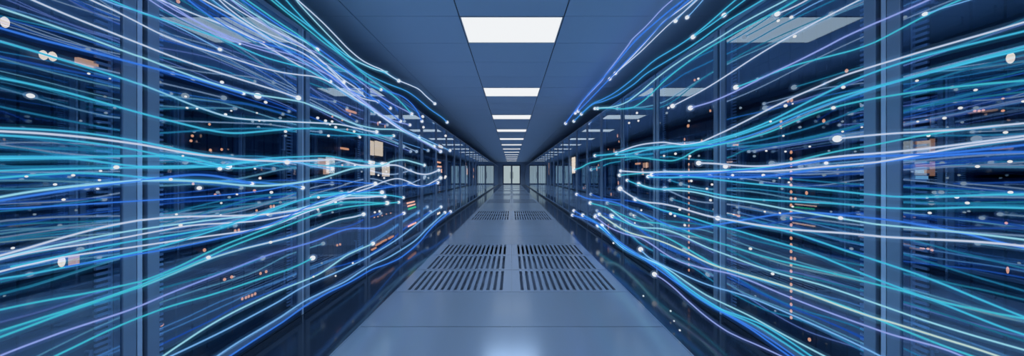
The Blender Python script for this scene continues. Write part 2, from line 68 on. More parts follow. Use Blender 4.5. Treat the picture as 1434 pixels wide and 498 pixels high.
('white light strand, twenty-third from top of those crossing the nearest left rack posts','w',0.0375,[(-1.567,0.809,0.865,0.0024),(-1.567,0.875,0.872,0.0026),(-1.567,0.908,0.876,0.0026),(-1.567,0.944,0.878,0.0028),(-1.567,0.990,0.881,0.0029),(-1.567,1.033,0.880,0.0029),(-1.567,1.099,0.876,0.0030),(-1.567,1.174,0.871,0.0031),(-1.567,1.214,0.869,0.0032),(-1.567,1.313,0.864,0.0033),(-1.567,1.430,0.857,0.0035),(-1.567,1.561,0.848,0.0037),(-1.567,1.693,0.840,0.0039),(-1.567,1.849,0.839,0.0042),(-1.567,1.970,0.852,0.0044),(-1.567,2.114,0.877,0.0046),(-1.567,2.364,0.914,0.0050),(-1.567,2.566,0.946,0.0053),(-1.567,2.741,0.978,0.0055),(-1.567,2.907,1.004,0.0058),(-1.567,3.177,1.038,0.0062),(-1.567,3.501,1.093,0.0067),(-1.567,3.898,1.127,0.0073),(-1.567,4.242,1.092,0.0079),(-1.567,4.653,1.015,0.0085),(-1.567,5.153,0.985,0.0093),(-1.567,5.772,1.055,0.0102),(-1.567,6.301,1.121,0.0110)]),
('cyan light strand, twenty-fourth from top of those crossing the nearest left rack posts','c',0.0203,[(-1.552,0.800,0.858,0.0021),(-1.552,0.866,0.853,0.0023),(-1.552,0.916,0.849,0.0024),(-1.552,0.973,0.848,0.0026),(-1.552,1.050,0.847,0.0027),(-1.552,1.069,0.848,0.0027),(-1.552,1.141,0.849,0.0028),(-1.552,1.202,0.850,0.0029),(-1.552,1.300,0.856,0.0030),(-1.552,1.384,0.866,0.0031),(-1.552,1.487,0.881,0.0033),(-1.552,1.608,0.898,0.0034),(-1.552,1.725,0.917,0.0036),(-1.552,1.859,0.941,0.0038),(-1.552,2.094,0.986,0.0041),(-1.552,2.296,1.006,0.0044),(-1.552,2.596,1.010,0.0048),(-1.552,2.951,0.994,0.0053),(-1.552,3.417,0.967,0.0060)]),
('teal light strand, twenty-sixth from top of those crossing the nearest left rack posts','t',0.0260,[(-1.479,0.763,0.782,0.0022),(-1.479,0.826,0.778,0.0024),(-1.479,0.873,0.774,0.0025),(-1.479,0.927,0.767,0.0027),(-1.479,0.988,0.758,0.0028),(-1.479,1.057,0.751,0.0029),(-1.479,1.119,0.746,0.0030),(-1.479,1.145,0.745,0.0030),(-1.479,1.219,0.753,0.0031),(-1.479,1.289,0.768,0.0032),(-1.479,1.375,0.789,0.0034),(-1.479,1.483,0.812,0.0035),(-1.479,1.597,0.829,0.0037),(-1.479,1.745,0.851,0.0039),(-1.479,1.859,0.873,0.0041),(-1.479,1.995,0.903,0.0043),(-1.479,2.188,0.924,0.0046),(-1.479,2.371,0.931,0.0049),(-1.479,2.558,0.930,0.0052),(-1.479,2.812,0.908,0.0056),(-1.479,3.122,0.870,0.0061),(-1.479,3.393,0.843,0.0065)]),
('teal light strand, twenty-seventh from top of those crossing the nearest left rack posts','t',0.0198,[(-1.532,0.792,0.699,0.0023),(-1.532,0.855,0.701,0.0025),(-1.532,0.905,0.702,0.0026),(-1.532,0.960,0.703,0.0028),(-1.532,1.014,0.704,0.0029),(-1.532,1.074,0.706,0.0030),(-1.532,1.137,0.711,0.0030),(-1.532,1.186,0.716,0.0031),(-1.532,1.250,0.726,0.0032),(-1.532,1.320,0.736,0.0033),(-1.532,1.374,0.744,0.0034),(-1.532,1.441,0.756,0.0035),(-1.532,1.516,0.771,0.0036),(-1.532,1.609,0.786,0.0038),(-1.532,1.753,0.803,0.0040),(-1.532,1.895,0.819,0.0042),(-1.532,2.067,0.842,0.0045),(-1.532,2.223,0.860,0.0047),(-1.532,2.405,0.874,0.0050),(-1.532,2.620,0.876,0.0053),(-1.532,2.913,0.865,0.0058),(-1.532,3.279,0.843,0.0063),(-1.532,3.874,0.807,0.0073)]),
('teal to white light strand, twenty-eighth from top of those crossing the nearest left rack posts','tW',0.0200,[(-1.524,0.789,0.677,0.0027),(-1.524,0.851,0.685,0.0029),(-1.524,0.900,0.690,0.0031),(-1.524,0.955,0.696,0.0033),(-1.524,1.018,0.702,0.0034),(-1.524,1.089,0.706,0.0035),(-1.524,1.153,0.709,0.0036),(-1.524,1.180,0.710,0.0037),(-1.524,1.256,0.720,0.0038),(-1.524,1.351,0.735,0.0040),(-1.524,1.383,0.740,0.0040),(-1.524,1.452,0.747,0.0042),(-1.524,1.538,0.751,0.0043),(-1.524,1.623,0.751,0.0045),(-1.524,1.744,0.748,0.0047),(-1.524,1.885,0.744,0.0050),(-1.524,2.056,0.744,0.0053),(-1.524,2.233,0.756,0.0056),(-1.524,2.393,0.772,0.0059),(-1.524,2.550,0.778,0.0062),(-1.524,2.761,0.769,0.0065),(-1.524,2.941,0.770,0.0069)]),
('lilac to blue light strand, twenty-ninth from top of those crossing the nearest left rack posts','lb',0.0249,[(-1.580,0.818,0.605,0.0024),(-1.580,0.882,0.610,0.0026),(-1.580,0.922,0.613,0.0027),(-1.580,0.970,0.615,0.0028),(-1.580,1.019,0.616,0.0029),(-1.580,1.078,0.614,0.0030),(-1.580,1.156,0.611,0.0031),(-1.580,1.220,0.613,0.0032),(-1.580,1.310,0.622,0.0034),(-1.580,1.409,0.628,0.0035),(-1.580,1.534,0.634,0.0037),(-1.580,1.683,0.643,0.0039),(-1.580,1.808,0.650,0.0041),(-1.580,1.954,0.651,0.0043),(-1.580,2.132,0.645,0.0046),(-1.580,2.293,0.642,0.0049),(-1.580,2.456,0.648,0.0051),(-1.580,2.615,0.655,0.0054),(-1.580,2.829,0.645,0.0057),(-1.580,3.203,0.580,0.0063),(-1.580,3.479,0.574,0.0067),(-1.580,3.807,0.603,0.0072),(-1.580,4.189,0.617,0.0078)]),
('teal light strand, thirtieth from top of those crossing the nearest left rack posts','t',0.0190,[(-1.557,0.899,0.541,0.0026),(-1.557,0.976,0.551,0.0028),(-1.557,1.026,0.558,0.0029),(-1.557,1.082,0.566,0.0030),(-1.557,1.139,0.571,0.0031),(-1.557,1.190,0.573,0.0031),(-1.557,1.206,0.573,0.0032),(-1.557,1.283,0.572,0.0033),(-1.557,1.364,0.564,0.0034),(-1.557,1.465,0.551,0.0036),(-1.557,1.592,0.540,0.0038),(-1.557,1.730,0.531,0.0040),(-1.557,1.895,0.520,0.0042),(-1.557,1.973,0.514,0.0044),(-1.557,2.094,0.514,0.0045),(-1.557,2.235,0.523,0.0048)]),
('pale cyan light strand, twenty-first from top among those starting past the nearest left rack','cw',0.0208,[(-1.486,1.106,0.375,0.0030),(-1.486,1.219,0.398,0.0031),(-1.486,1.302,0.414,0.0033),(-1.486,1.398,0.429,0.0034),(-1.486,1.519,0.437,0.0036),(-1.486,1.652,0.437,0.0038),(-1.486,1.809,0.433,0.0040),(-1.486,1.915,0.426,0.0042),(-1.486,2.130,0.410,0.0045),(-1.486,2.256,0.412,0.0047),(-1.486,2.399,0.429,0.0050),(-1.486,2.561,0.449,0.0052),(-1.486,2.746,0.448,0.0055),(-1.486,3.060,0.440,0.0060)]),
('pale blue light strand, twenty-second from top among those starting past the nearest left rack','pb',0.0329,[(-1.597,1.204,0.332,0.0032),(-1.597,1.342,0.321,0.0034),(-1.597,1.458,0.313,0.0036),(-1.597,1.601,0.306,0.0038),(-1.597,1.775,0.304,0.0041),(-1.597,1.944,0.304,0.0043),(-1.597,2.024,0.308,0.0045),(-1.597,2.148,0.315,0.0047),(-1.597,2.310,0.309,0.0049),(-1.597,2.551,0.290,0.0053),(-1.597,2.881,0.272,0.0058),(-1.597,3.181,0.265,0.0062),(-1.597,3.769,0.272,0.0072),(-1.597,4.248,0.300,0.0079),(-1.597,4.933,0.365,0.0089),(-1.597,5.611,0.427,0.0100),(-1.597,6.455,0.463,0.0113)]),
('pale blue light strand, twenty-third from top among those starting past the nearest left rack','pb',0.0318,[(-1.459,1.264,0.263,0.0032),(-1.459,1.416,0.273,0.0034),(-1.459,1.532,0.278,0.0036),(-1.459,1.670,0.276,0.0038),(-1.459,1.805,0.275,0.0040),(-1.459,1.864,0.278,0.0041),(-1.459,2.016,0.283,0.0043),(-1.459,2.215,0.268,0.0046),(-1.459,2.514,0.239,0.0051),(-1.459,2.763,0.241,0.0055),(-1.459,3.024,0.232,0.0059),(-1.459,3.443,0.197,0.0065),(-1.459,4.145,0.184,0.0076),(-1.459,4.507,0.205,0.0082),(-1.459,5.127,0.274,0.0091),(-1.459,6.243,0.364,0.0108)]),
('blue light strand, twenty-fourth from top among those starting past the nearest left rack','b',0.0359,[(-1.507,1.358,0.197,0.0034),(-1.507,1.530,0.202,0.0036),(-1.507,1.675,0.204,0.0039),(-1.507,1.864,0.204,0.0041),(-1.507,1.910,0.206,0.0042),(-1.507,2.101,0.218,0.0045),(-1.507,2.334,0.207,0.0049),(-1.507,2.687,0.174,0.0054),(-1.507,3.082,0.156,0.0060),(-1.507,3.450,0.101,0.0066),(-1.507,3.918,0.056,0.0073),(-1.507,4.624,0.082,0.0084),(-1.507,5.177,0.163,0.0092),(-1.507,5.830,0.228,0.0103),(-1.507,7.038,0.285,0.0121)]),
('blue light strand, eighteenth from top of those crossing the nearest left rack posts','b',0.0000,[(-1.561,0.804,1.066,0.0017),(-1.561,0.872,1.064,0.0018),(-1.561,0.978,1.062,0.0021),(-1.561,1.115,1.061,0.0022),(-1.561,1.273,1.060,0.0024),(-1.561,1.425,1.061,0.0026),(-1.561,1.596,1.063,0.0027),(-1.561,1.787,1.072,0.0030),(-1.561,1.963,1.093,0.0032),(-1.561,2.106,1.112,0.0033),(-1.561,2.355,1.128,0.0036),(-1.561,2.612,1.122,0.0039),(-1.561,2.932,1.097,0.0042),(-1.561,3.273,1.076,0.0046)]),
('blue light strand, twenty-fifth from top of those crossing the nearest left rack posts','b',0.0289,[(-1.464,0.937,0.867,0.0022),(-1.464,1.097,0.860,0.0024),(-1.464,1.227,0.853,0.0026),(-1.464,1.421,0.852,0.0028),(-1.464,1.627,0.861,0.0031),(-1.464,1.811,0.886,0.0033),(-1.464,1.975,0.927,0.0035),(-1.464,2.209,0.975,0.0038),(-1.464,2.450,1.006,0.0041),(-1.464,2.784,1.009,0.0045),(-1.464,3.134,1.022,0.0050),(-1.464,3.528,1.032,0.0055),(-1.464,3.964,1.038,0.0060),(-1.464,4.523,1.000,0.0067),(-1.464,5.146,1.006,0.0075),(-1.464,5.665,1.033,0.0082)]),
('lilac light strand, first from top among those starting past the second right rack','l',0.0347,[(1.518,2.241,2.759,0.0039),(1.518,2.701,2.825,0.0045),(1.518,2.903,2.848,0.0047),(1.518,3.225,2.853,0.0051),(1.518,3.571,2.881,0.0056),(1.518,3.743,2.863,0.0058),(1.518,4.219,2.826,0.0064),(1.518,4.639,2.795,0.0069),(1.518,4.832,2.764,0.0071),(1.518,5.653,2.767,0.0082),(1.518,6.262,2.745,0.0089),(1.518,6.811,2.659,0.0096)]),
('blue light strand, second from top among those starting past the second right rack','b',0.0390,[(1.446,2.005,2.579,0.0047),(1.446,2.405,2.644,0.0054),(1.446,2.634,2.679,0.0058),(1.446,2.911,2.709,0.0062),(1.446,3.159,2.734,0.0066),(1.446,3.402,2.743,0.0071),(1.446,3.685,2.734,0.0075),(1.446,4.019,2.721,0.0081),(1.446,4.603,2.709,0.0091),(1.446,5.519,2.704,0.0106),(1.446,6.489,2.650,0.0122),(1.446,7.653,2.569,0.0142)]),
('white light strand, fourth from top among those starting past the second right rack','w',0.0253,[(1.547,2.057,2.621,0.0037),(1.547,2.440,2.666,0.0041),(1.547,2.630,2.691,0.0044),(1.547,2.886,2.730,0.0047),(1.547,3.073,2.724,0.0049),(1.547,3.332,2.706,0.0053),(1.547,3.754,2.693,0.0058),(1.547,4.260,2.693,0.0064)]),
('white light strand, fifth from top among those starting past the second right rack','w',0.0271,[(1.562,2.056,2.640,0.0037),(1.562,2.403,2.644,0.0041),(1.562,2.598,2.651,0.0044),(1.562,2.845,2.667,0.0047),(1.562,3.144,2.668,0.0050),(1.562,3.513,2.668,0.0055),(1.562,4.117,2.698,0.0063),(1.562,4.547,2.707,0.0068)]),
('pale blue light strand, first from top within the second right rack bay','pb',0.0170,[(1.532,2.003,2.629,0.0032),(1.532,2.287,2.572,0.0035),(1.532,2.392,2.556,0.0036),(1.532,2.493,2.547,0.0037)]),
('pale blue light strand, second from top within the second right rack bay','pb',0.0187,[(1.580,2.107,2.685,0.0033),(1.580,2.455,2.674,0.0037),(1.580,2.600,2.668,0.0039),(1.580,2.753,2.657,0.0041)]),
('blue light strand, third from top among those starting past the second right rack','b',0.0327,[(1.490,2.029,2.612,0.0040),(1.490,2.400,2.641,0.0045),(1.490,2.714,2.664,0.0049),(1.490,2.922,2.671,0.0052),(1.490,3.210,2.661,0.0056),(1.490,3.674,2.655,0.0063),(1.490,4.379,2.640,0.0073),(1.490,5.231,2.622,0.0085),(1.490,5.832,2.615,0.0093),(1.490,6.405,2.611,0.0101)]),
('cyan to blue light strand, first from top among those starting past the nearest right rack','cb',0.0363,[(1.551,1.727,2.394,0.0036),(1.551,1.979,2.382,0.0040),(1.551,2.092,2.376,0.0041),(1.551,2.261,2.365,0.0044),(1.551,2.442,2.362,0.0046),(1.551,2.697,2.378,0.0050),(1.551,3.081,2.417,0.0055),(1.551,3.341,2.414,0.0059),(1.551,3.764,2.404,0.0065),(1.551,4.310,2.416,0.0072),(1.551,4.937,2.478,0.0081),(1.551,5.639,2.552,0.0091),(1.551,7.126,2.528,0.0112)]),
('cyan light strand, second from top among those starting past the nearest right rack','c',0.0185,[(1.535,1.638,2.318,0.0031),(1.535,1.880,2.321,0.0034),(1.535,2.067,2.323,0.0037),(1.535,2.237,2.328,0.0039),(1.535,2.417,2.339,0.0041)]),
('cyan to blue light strand, third from top among those starting past the nearest right rack','cb',0.0321,[(1.533,1.520,2.214,0.0033),(1.533,1.745,2.238,0.0036),(1.533,1.932,2.256,0.0039),(1.533,2.068,2.267,0.0041),(1.533,2.172,2.269,0.0042),(1.533,2.322,2.268,0.0044),(1.533,2.549,2.277,0.0047),(1.533,2.859,2.300,0.0052),(1.533,3.256,2.327,0.0057),(1.533,3.551,2.314,0.0062),(1.533,3.841,2.320,0.0066),(1.533,4.183,2.336,0.0070),(1.533,4.779,2.411,0.0079),(1.533,5.443,2.519,0.0088),(1.533,6.288,2.523,0.0100)]),
('pale cyan light strand, fourth from top among those starting past the nearest right rack','cw',0.0265,[(1.513,1.384,2.112,0.0031),(1.513,1.576,2.134,0.0034),(1.513,1.722,2.151,0.0036),(1.513,1.891,2.167,0.0038),(1.513,2.006,2.170,0.0040),(1.513,2.144,2.174,0.0042),(1.513,2.362,2.187,0.0045),(1.513,2.516,2.195,0.0047),(1.513,2.755,2.194,0.0050),(1.513,3.045,2.179,0.0054),(1.513,3.402,2.148,0.0059),(1.513,3.792,2.136,0.0065),(1.513,4.282,2.198,0.0072),(1.513,4.815,2.312,0.0079),(1.513,5.192,2.388,0.0084)]),
('teal light strand, fifth from top among those starting past the nearest right rack','t',0.0267,[(1.574,1.397,2.135,0.0032),(1.574,1.576,2.135,0.0034),(1.574,1.692,2.141,0.0036),(1.574,1.833,2.155,0.0038),(1.574,2.000,2.169,0.0040),(1.574,2.231,2.183,0.0043),(1.574,2.409,2.185,0.0046),(1.574,2.676,2.171,0.0050),(1.574,2.937,2.143,0.0053),(1.574,3.127,2.107,0.0056),(1.574,3.391,2.061,0.0060),(1.574,3.703,2.054,0.0064),(1.574,4.079,2.120,0.0069),(1.574,4.626,2.263,0.0077),(1.574,5.227,2.397,0.0085)]),
('white light strand, third from top within the second right rack bay','w',0.0145,[(1.591,1.365,2.105,0.0031),(1.591,1.537,2.111,0.0034),(1.591,1.619,2.118,0.0035),(1.591,1.710,2.133,0.0036)]),
('pale blue light strand, fourth from top within the second right rack bay','pb',0.0079,[(1.516,1.238,2.002,0.0017),(1.516,1.394,2.022,0.0019),(1.516,1.474,2.027,0.0019),(1.516,1.548,2.024,0.0020)]),
('white light strand, sixth from top among those starting past the nearest right rack','w',0.0210,[(1.546,1.144,1.945,0.0028),(1.546,1.270,1.946,0.0030),(1.546,1.373,1.946,0.0031),(1.546,1.504,1.943,0.0033),(1.546,1.673,1.934,0.0035),(1.546,1.842,1.916,0.0038),(1.546,1.998,1.894,0.0040),(1.546,2.191,1.869,0.0043),(1.546,2.366,1.853,0.0045),(1.546,2.572,1.843,0.0048),(1.546,2.744,1.835,0.0050)]),
('lilac light strand, first from top of those crossing the nearest right rack posts','l',0.0197,[(1.450,0.908,1.777,0.0026),(1.450,0.994,1.776,0.0028),(1.450,1.060,1.774,0.0029),(1.450,1.113,1.773,0.0029),(1.450,1.152,1.773,0.0030),(1.450,1.244,1.769,0.0031),(1.450,1.318,1.760,0.0033),(1.450,1.401,1.751,0.0034),(1.450,1.495,1.743,0.0035),(1.450,1.603,1.736,0.0037),(1.450,1.797,1.717,0.0040),(1.450,1.905,1.708,0.0042),(1.450,2.045,1.702,0.0044),(1.450,2.133,1.704,0.0045),(1.450,2.316,1.715,0.0048)]),
('teal light strand, second from top of those crossing the nearest right rack posts','t',0.0168,[(1.552,0.908,1.775,0.0024),(1.552,0.989,1.773,0.0026),(1.552,1.036,1.770,0.0026),(1.552,1.088,1.762,0.0027),(1.552,1.140,1.751,0.0028),(1.552,1.198,1.739,0.0029),(1.552,1.233,1.735,0.0029),(1.552,1.296,1.736,0.0030),(1.552,1.370,1.745,0.0031),(1.552,1.481,1.761,0.0033),(1.552,1.579,1.771,0.0034),(1.552,1.680,1.774,0.0035),(1.552,1.794,1.774,0.0037),(1.552,1.976,1.777,0.0040)]),
('pale blue light strand, only one within the nearest right rack bay','pb',0.0073,[(1.544,0.861,1.741,0.0014),(1.544,0.936,1.753,0.0015),(1.544,0.963,1.757,0.0015),(1.544,1.026,1.765,0.0016),(1.544,1.067,1.769,0.0016)]),
('white light strand, third from top of those crossing the nearest right rack posts','w',0.0260,[(1.599,0.825,1.643,0.0026),(1.599,0.891,1.644,0.0028),(1.599,0.962,1.645,0.0031),(1.599,1.044,1.647,0.0032),(1.599,1.121,1.649,0.0034),(1.599,1.192,1.649,0.0035),(1.599,1.270,1.649,0.0036),(1.599,1.372,1.647,0.0038),(1.599,1.453,1.637,0.0039),(1.599,1.471,1.633,0.0039),(1.599,1.616,1.611,0.0042),(1.599,1.768,1.581,0.0044),(1.599,1.935,1.543,0.0047),(1.599,2.101,1.507,0.0050),(1.599,2.179,1.492,0.0051),(1.599,2.330,1.464,0.0054),(1.599,2.447,1.449,0.0056),(1.599,2.659,1.456,0.0059),(1.599,2.844,1.488,0.0063),(1.599,3.057,1.523,0.0066),(1.599,3.493,1.549,0.0073),(1.599,3.880,1.543,0.0080),(1.599,4.364,1.510,0.0088)]),
('cyan light strand, fourth from top of those crossing the nearest right rack posts','c',0.0000,[(1.572,0.810,1.603,0.0026),(1.572,0.876,1.608,0.0028),(1.572,0.942,1.613,0.0030),(1.572,1.018,1.618,0.0032),(1.572,1.102,1.621,0.0033),(1.572,1.177,1.619,0.0034),(1.572,1.248,1.613,0.0035),(1.572,1.348,1.600,0.0037),(1.572,1.364,1.596,0.0037),(1.572,1.463,1.571,0.0039),(1.572,1.578,1.540,0.0041),(1.572,1.677,1.513,0.0043),(1.572,1.802,1.486,0.0045),(1.572,1.948,1.464,0.0047),(1.572,2.142,1.447,0.0050),(1.572,2.358,1.437,0.0054),(1.572,2.614,1.440,0.0058),(1.572,3.005,1.458,0.0065),(1.572,3.433,1.466,0.0072),(1.572,3.814,1.460,0.0079),(1.572,4.289,1.476,0.0087)]),
('cyan light strand, fifth from top of those crossing the nearest right rack posts','c',0.0260,[(1.486,0.766,1.542,0.0028),(1.486,0.828,1.539,0.0031),(1.486,0.874,1.538,0.0032),(1.486,0.923,1.538,0.0034),(1.486,0.975,1.536,0.0035),(1.486,1.032,1.533,0.0036),(1.486,1.107,1.530,0.0038),(1.486,1.180,1.528,0.0039),(1.486,1.275,1.524,0.0041),(1.486,1.350,1.517,0.0042),(1.486,1.435,1.503,0.0044),(1.486,1.532,1.484,0.0046),(1.486,1.666,1.459,0.0049),(1.486,1.798,1.441,0.0051),(1.486,1.952,1.425,0.0054),(1.486,2.025,1.417,0.0056),(1.486,2.229,1.409,0.0060),(1.486,2.471,1.422,0.0064),(1.486,2.705,1.445,0.0069),(1.486,3.070,1.468,0.0076),(1.486,3.441,1.487,0.0083),(1.486,4.054,1.487,0.0095),(1.486,4.365,1.491,0.0102),(1.486,5.098,1.525,0.0116)]),
('cyan to blue light strand, sixth from top of those crossing the nearest right rack posts','cb',0.0000,[(1.502,0.774,1.535,0.0023),(1.502,0.837,1.535,0.0024),(1.502,0.890,1.536,0.0026),(1.502,0.949,1.536,0.0027),(1.502,0.998,1.536,0.0028),(1.502,1.067,1.535,0.0029),(1.502,1.147,1.530,0.0030),(1.502,1.193,1.525,0.0031),(1.502,1.289,1.514,0.0033),(1.502,1.398,1.499,0.0034),(1.502,1.498,1.481,0.0036),(1.502,1.570,1.463,0.0037),(1.502,1.685,1.437,0.0039),(1.502,1.862,1.413,0.0041),(1.502,2.089,1.398,0.0045),(1.502,2.253,1.394,0.0047),(1.502,2.498,1.395,0.0051)]),
('teal light strand, seventh from top of those crossing the nearest right rack posts','t',0.0359,[(1.547,0.796,1.438,0.0023),(1.547,0.862,1.452,0.0025),(1.547,0.931,1.465,0.0027),(1.547,1.006,1.476,0.0029),(1.547,1.060,1.483,0.0029),(1.547,1.142,1.490,0.0031),(1.547,1.229,1.495,0.0032),(1.547,1.327,1.495,0.0034),(1.547,1.423,1.489,0.0035),(1.547,1.514,1.474,0.0036),(1.547,1.617,1.449,0.0038),(1.547,1.735,1.425,0.0040),(1.547,1.918,1.406,0.0043),(1.547,2.182,1.396,0.0047),(1.547,2.367,1.385,0.0050),(1.547,2.466,1.363,0.0051),(1.547,2.573,1.333,0.0053),(1.547,2.752,1.311,0.0055),(1.547,3.034,1.336,0.0060),(1.547,3.379,1.378,0.0065),(1.547,3.639,1.408,0.0069),(1.547,4.634,1.443,0.0084),(1.547,5.136,1.427,0.0092),(1.547,5.760,1.414,0.0102),(1.547,6.380,1.350,0.0111),(1.547,7.044,1.317,0.0122)]),
('white light strand, eighth from top of those crossing the nearest right rack posts','w',0.0151,[(1.444,0.743,1.312,0.0024),(1.444,0.805,1.313,0.0026),(1.444,0.856,1.314,0.0027),(1.444,0.912,1.314,0.0029),(1.444,0.985,1.318,0.0030),(1.444,1.076,1.325,0.0031),(1.444,1.147,1.328,0.0033),(1.444,1.212,1.329,0.0034),(1.444,1.267,1.329,0.0035)]),
('teal light strand, ninth from top of those crossing the nearest right rack posts','t',0.0239,[(1.514,0.890,1.321,0.0024),(1.514,0.956,1.320,0.0025),(1.514,0.993,1.318,0.0026),(1.514,1.052,1.314,0.0026),(1.514,1.118,1.305,0.0027),(1.514,1.203,1.293,0.0028),(1.514,1.299,1.283,0.0030),(1.514,1.409,1.266,0.0031),(1.514,1.520,1.244,0.0033),(1.514,1.638,1.224,0.0035),(1.514,1.804,1.211,0.0037),(1.514,2.136,1.202,0.0042),(1.514,2.317,1.200,0.0044),(1.514,2.632,1.199,0.0048),(1.514,2.969,1.203,0.0053),(1.514,3.404,1.194,0.0059),(1.514,4.010,1.174,0.0068)]),
('white light strand, tenth from top of those crossing the nearest right rack posts','w',0.0190,[(1.467,0.755,1.284,0.0026),(1.467,0.818,1.279,0.0028),(1.467,0.880,1.273,0.0030),(1.467,0.954,1.266,0.0032),(1.467,1.019,1.261,0.0033),(1.467,1.093,1.257,0.0035),(1.467,1.165,1.255,0.0036),(1.467,1.259,1.253,0.0038),(1.467,1.366,1.246,0.0040),(1.467,1.493,1.233,0.0042),(1.467,1.622,1.223,0.0044),(1.467,1.748,1.224,0.0046),(1.467,1.895,1.236,0.0049),(1.467,2.079,1.255,0.0053),(1.467,2.240,1.265,0.0055)]),
('white light strand, twelfth from top of those crossing the nearest right rack posts','w',0.0195,[(1.459,0.751,1.274,0.0024),(1.459,0.813,1.270,0.0026),(1.459,0.875,1.265,0.0028),(1.459,0.937,1.257,0.0029),(1.459,1.000,1.245,0.0030),(1.459,1.061,1.233,0.0031),(1.459,1.126,1.222,0.0032),(1.459,1.159,1.218,0.0033),(1.459,1.252,1.212,0.0034),(1.459,1.358,1.206,0.0036),(1.459,1.504,1.196,0.0039),(1.459,1.661,1.191,0.0041),(1.459,1.885,1.194,0.0045),(1.459,2.067,1.198,0.0048),(1.459,2.232,1.198,0.0051),(1.459,2.480,1.200,0.0055),(1.459,2.721,1.204,0.0059),(1.459,3.187,1.205,0.0067),(1.459,3.824,1.231,0.0078)]),
('blue light strand, eleventh from top of those crossing the nearest right rack posts','b',0.0201,[(1.449,0.746,1.258,0.0024),(1.449,0.808,1.252,0.0026),(1.449,0.869,1.247,0.0028),(1.449,0.943,1.242,0.0029),(1.449,1.030,1.241,0.0031),(1.449,1.152,1.243,0.0033),(1.449,1.244,1.241,0.0034),(1.449,1.349,1.233,0.0036),(1.449,1.495,1.217,0.0038),(1.449,1.662,1.204,0.0041),(1.449,1.873,1.195,0.0045),(1.449,2.093,1.182,0.0049),(1.449,2.263,1.174,0.0051),(1.449,2.411,1.175,0.0054),(1.449,2.671,1.182,0.0058),(1.449,2.956,1.177,0.0063)]),
('blue light strand, thirteenth from top of those crossing the nearest right rack posts','b',0.0195,[(1.563,0.804,1.234,0.0026),(1.563,0.871,1.238,0.0028),(1.563,0.937,1.240,0.0030),(1.563,1.017,1.239,0.0032),(1.563,1.111,1.234,0.0033),(1.563,1.194,1.226,0.0034),(1.563,1.242,1.220,0.0035),(1.563,1.380,1.208,0.0038),(1.563,1.559,1.186,0.0041),(1.563,1.728,1.165,0.0043),(1.563,1.938,1.155,0.0047),(1.563,2.215,1.161,0.0052),(1.563,2.300,1.162,0.0053),(1.563,2.571,1.158,0.0058),(1.563,2.846,1.150,0.0062),(1.563,3.274,1.157,0.0069)]),
('cyan light strand, fourteenth from top of those crossing the nearest right rack posts','c',0.0000,[(1.461,0.751,1.116,0.0022),(1.461,0.814,1.112,0.0024),(1.461,0.859,1.109,0.0025),(1.461,0.911,1.102,0.0026),(1.461,0.962,1.095,0.0027),(1.461,1.024,1.089,0.0028),(1.461,1.089,1.086,0.0029),(1.461,1.160,1.089,0.0030),(1.461,1.239,1.094,0.0031),(1.461,1.328,1.100,0.0033),(1.461,1.457,1.105,0.0035),(1.461,1.615,1.111,0.0037),(1.461,1.811,1.122,0.0040),(1.461,2.060,1.140,0.0044),(1.461,2.192,1.150,0.0046),(1.461,2.378,1.156,0.0049),(1.461,2.598,1.150,0.0052),(1.461,2.864,1.150,0.0056),(1.461,3.060,1.156,0.0059)]),
('cyan light strand, fifteenth from top of those crossing the nearest right rack posts','c',0.0187,[(1.480,0.761,1.076,0.0022),(1.480,0.825,1.072,0.0024),(1.480,0.870,1.069,0.0025),(1.480,0.920,1.064,0.0027),(1.480,0.983,1.054,0.0028),(1.480,1.052,1.044,0.0029),(1.480,1.130,1.039,0.0030),(1.480,1.175,1.039,0.0031),(1.480,1.270,1.039,0.0032),(1.480,1.378,1.036,0.0034),(1.480,1.506,1.030,0.0036),(1.480,1.636,1.025,0.0038),(1.480,1.834,1.023,0.0041),(1.480,2.059,1.033,0.0044),(1.480,2.198,1.046,0.0046),(1.480,2.408,1.056,0.0050),(1.480,2.632,1.049,0.0053),(1.480,2.901,1.031,0.0057),(1.480,3.143,1.037,0.0061),(1.480,3.660,1.108,0.0069)]),
('pale cyan light strand, seventeenth from top of those crossing the nearest right rack posts','cw',0.0230,[(1.503,0.773,0.979,0.0023),(1.503,0.838,0.978,0.0024),(1.503,0.884,0.978,0.0026),(1.503,0.934,0.977,0.0027),(1.503,0.999,0.975,0.0028),(1.503,1.068,0.971,0.0029),(1.503,1.148,0.967,0.0030),(1.503,1.194,0.966,0.0031),(1.503,1.304,0.971,0.0033),(1.503,1.434,0.976,0.0035),(1.503,1.571,0.984,0.0037),(1.503,1.686,0.992,0.0039),(1.503,1.819,0.999,0.0041),(1.503,1.975,1.002,0.0043),(1.503,2.091,1.008,0.0045),(1.503,2.211,1.020,0.0047),(1.503,2.395,1.033,0.0050),(1.503,2.612,1.034,0.0053),(1.503,3.024,1.032,0.0059),(1.503,3.379,1.069,0.0065)]),
('blue light strand, sixteenth from top of those crossing the nearest right rack posts','b',0.0354,[(1.579,0.814,0.930,0.0024),(1.579,0.881,0.943,0.0026),(1.579,0.929,0.952,0.0027),(1.579,0.982,0.962,0.0028),(1.579,1.041,0.970,0.0029),(1.579,1.097,0.976,0.0030),(1.579,1.177,0.980,0.0031),(1.579,1.255,0.980,0.0033),(1.579,1.355,0.978,0.0034),(1.579,1.470,0.974,0.0036),(1.579,1.586,0.960,0.0038),(1.579,1.709,0.933,0.0040),(1.579,1.882,0.884,0.0042),(1.579,2.041,0.836,0.0045),(1.579,2.228,0.780,0.0048),(1.579,2.324,0.751,0.0049),(1.579,2.544,0.693,0.0053),(1.579,2.746,0.665,0.0056),(1.579,3.020,0.679,0.0060),(1.579,3.179,0.696,0.0062),(1.579,3.552,0.715,0.0068),(1.579,3.894,0.730,0.0073),(1.579,4.235,0.757,0.0079),(1.579,4.826,0.750,0.0088),(1.579,5.881,0.695,0.0104),(1.579,6.944,0.718,0.0120)]),
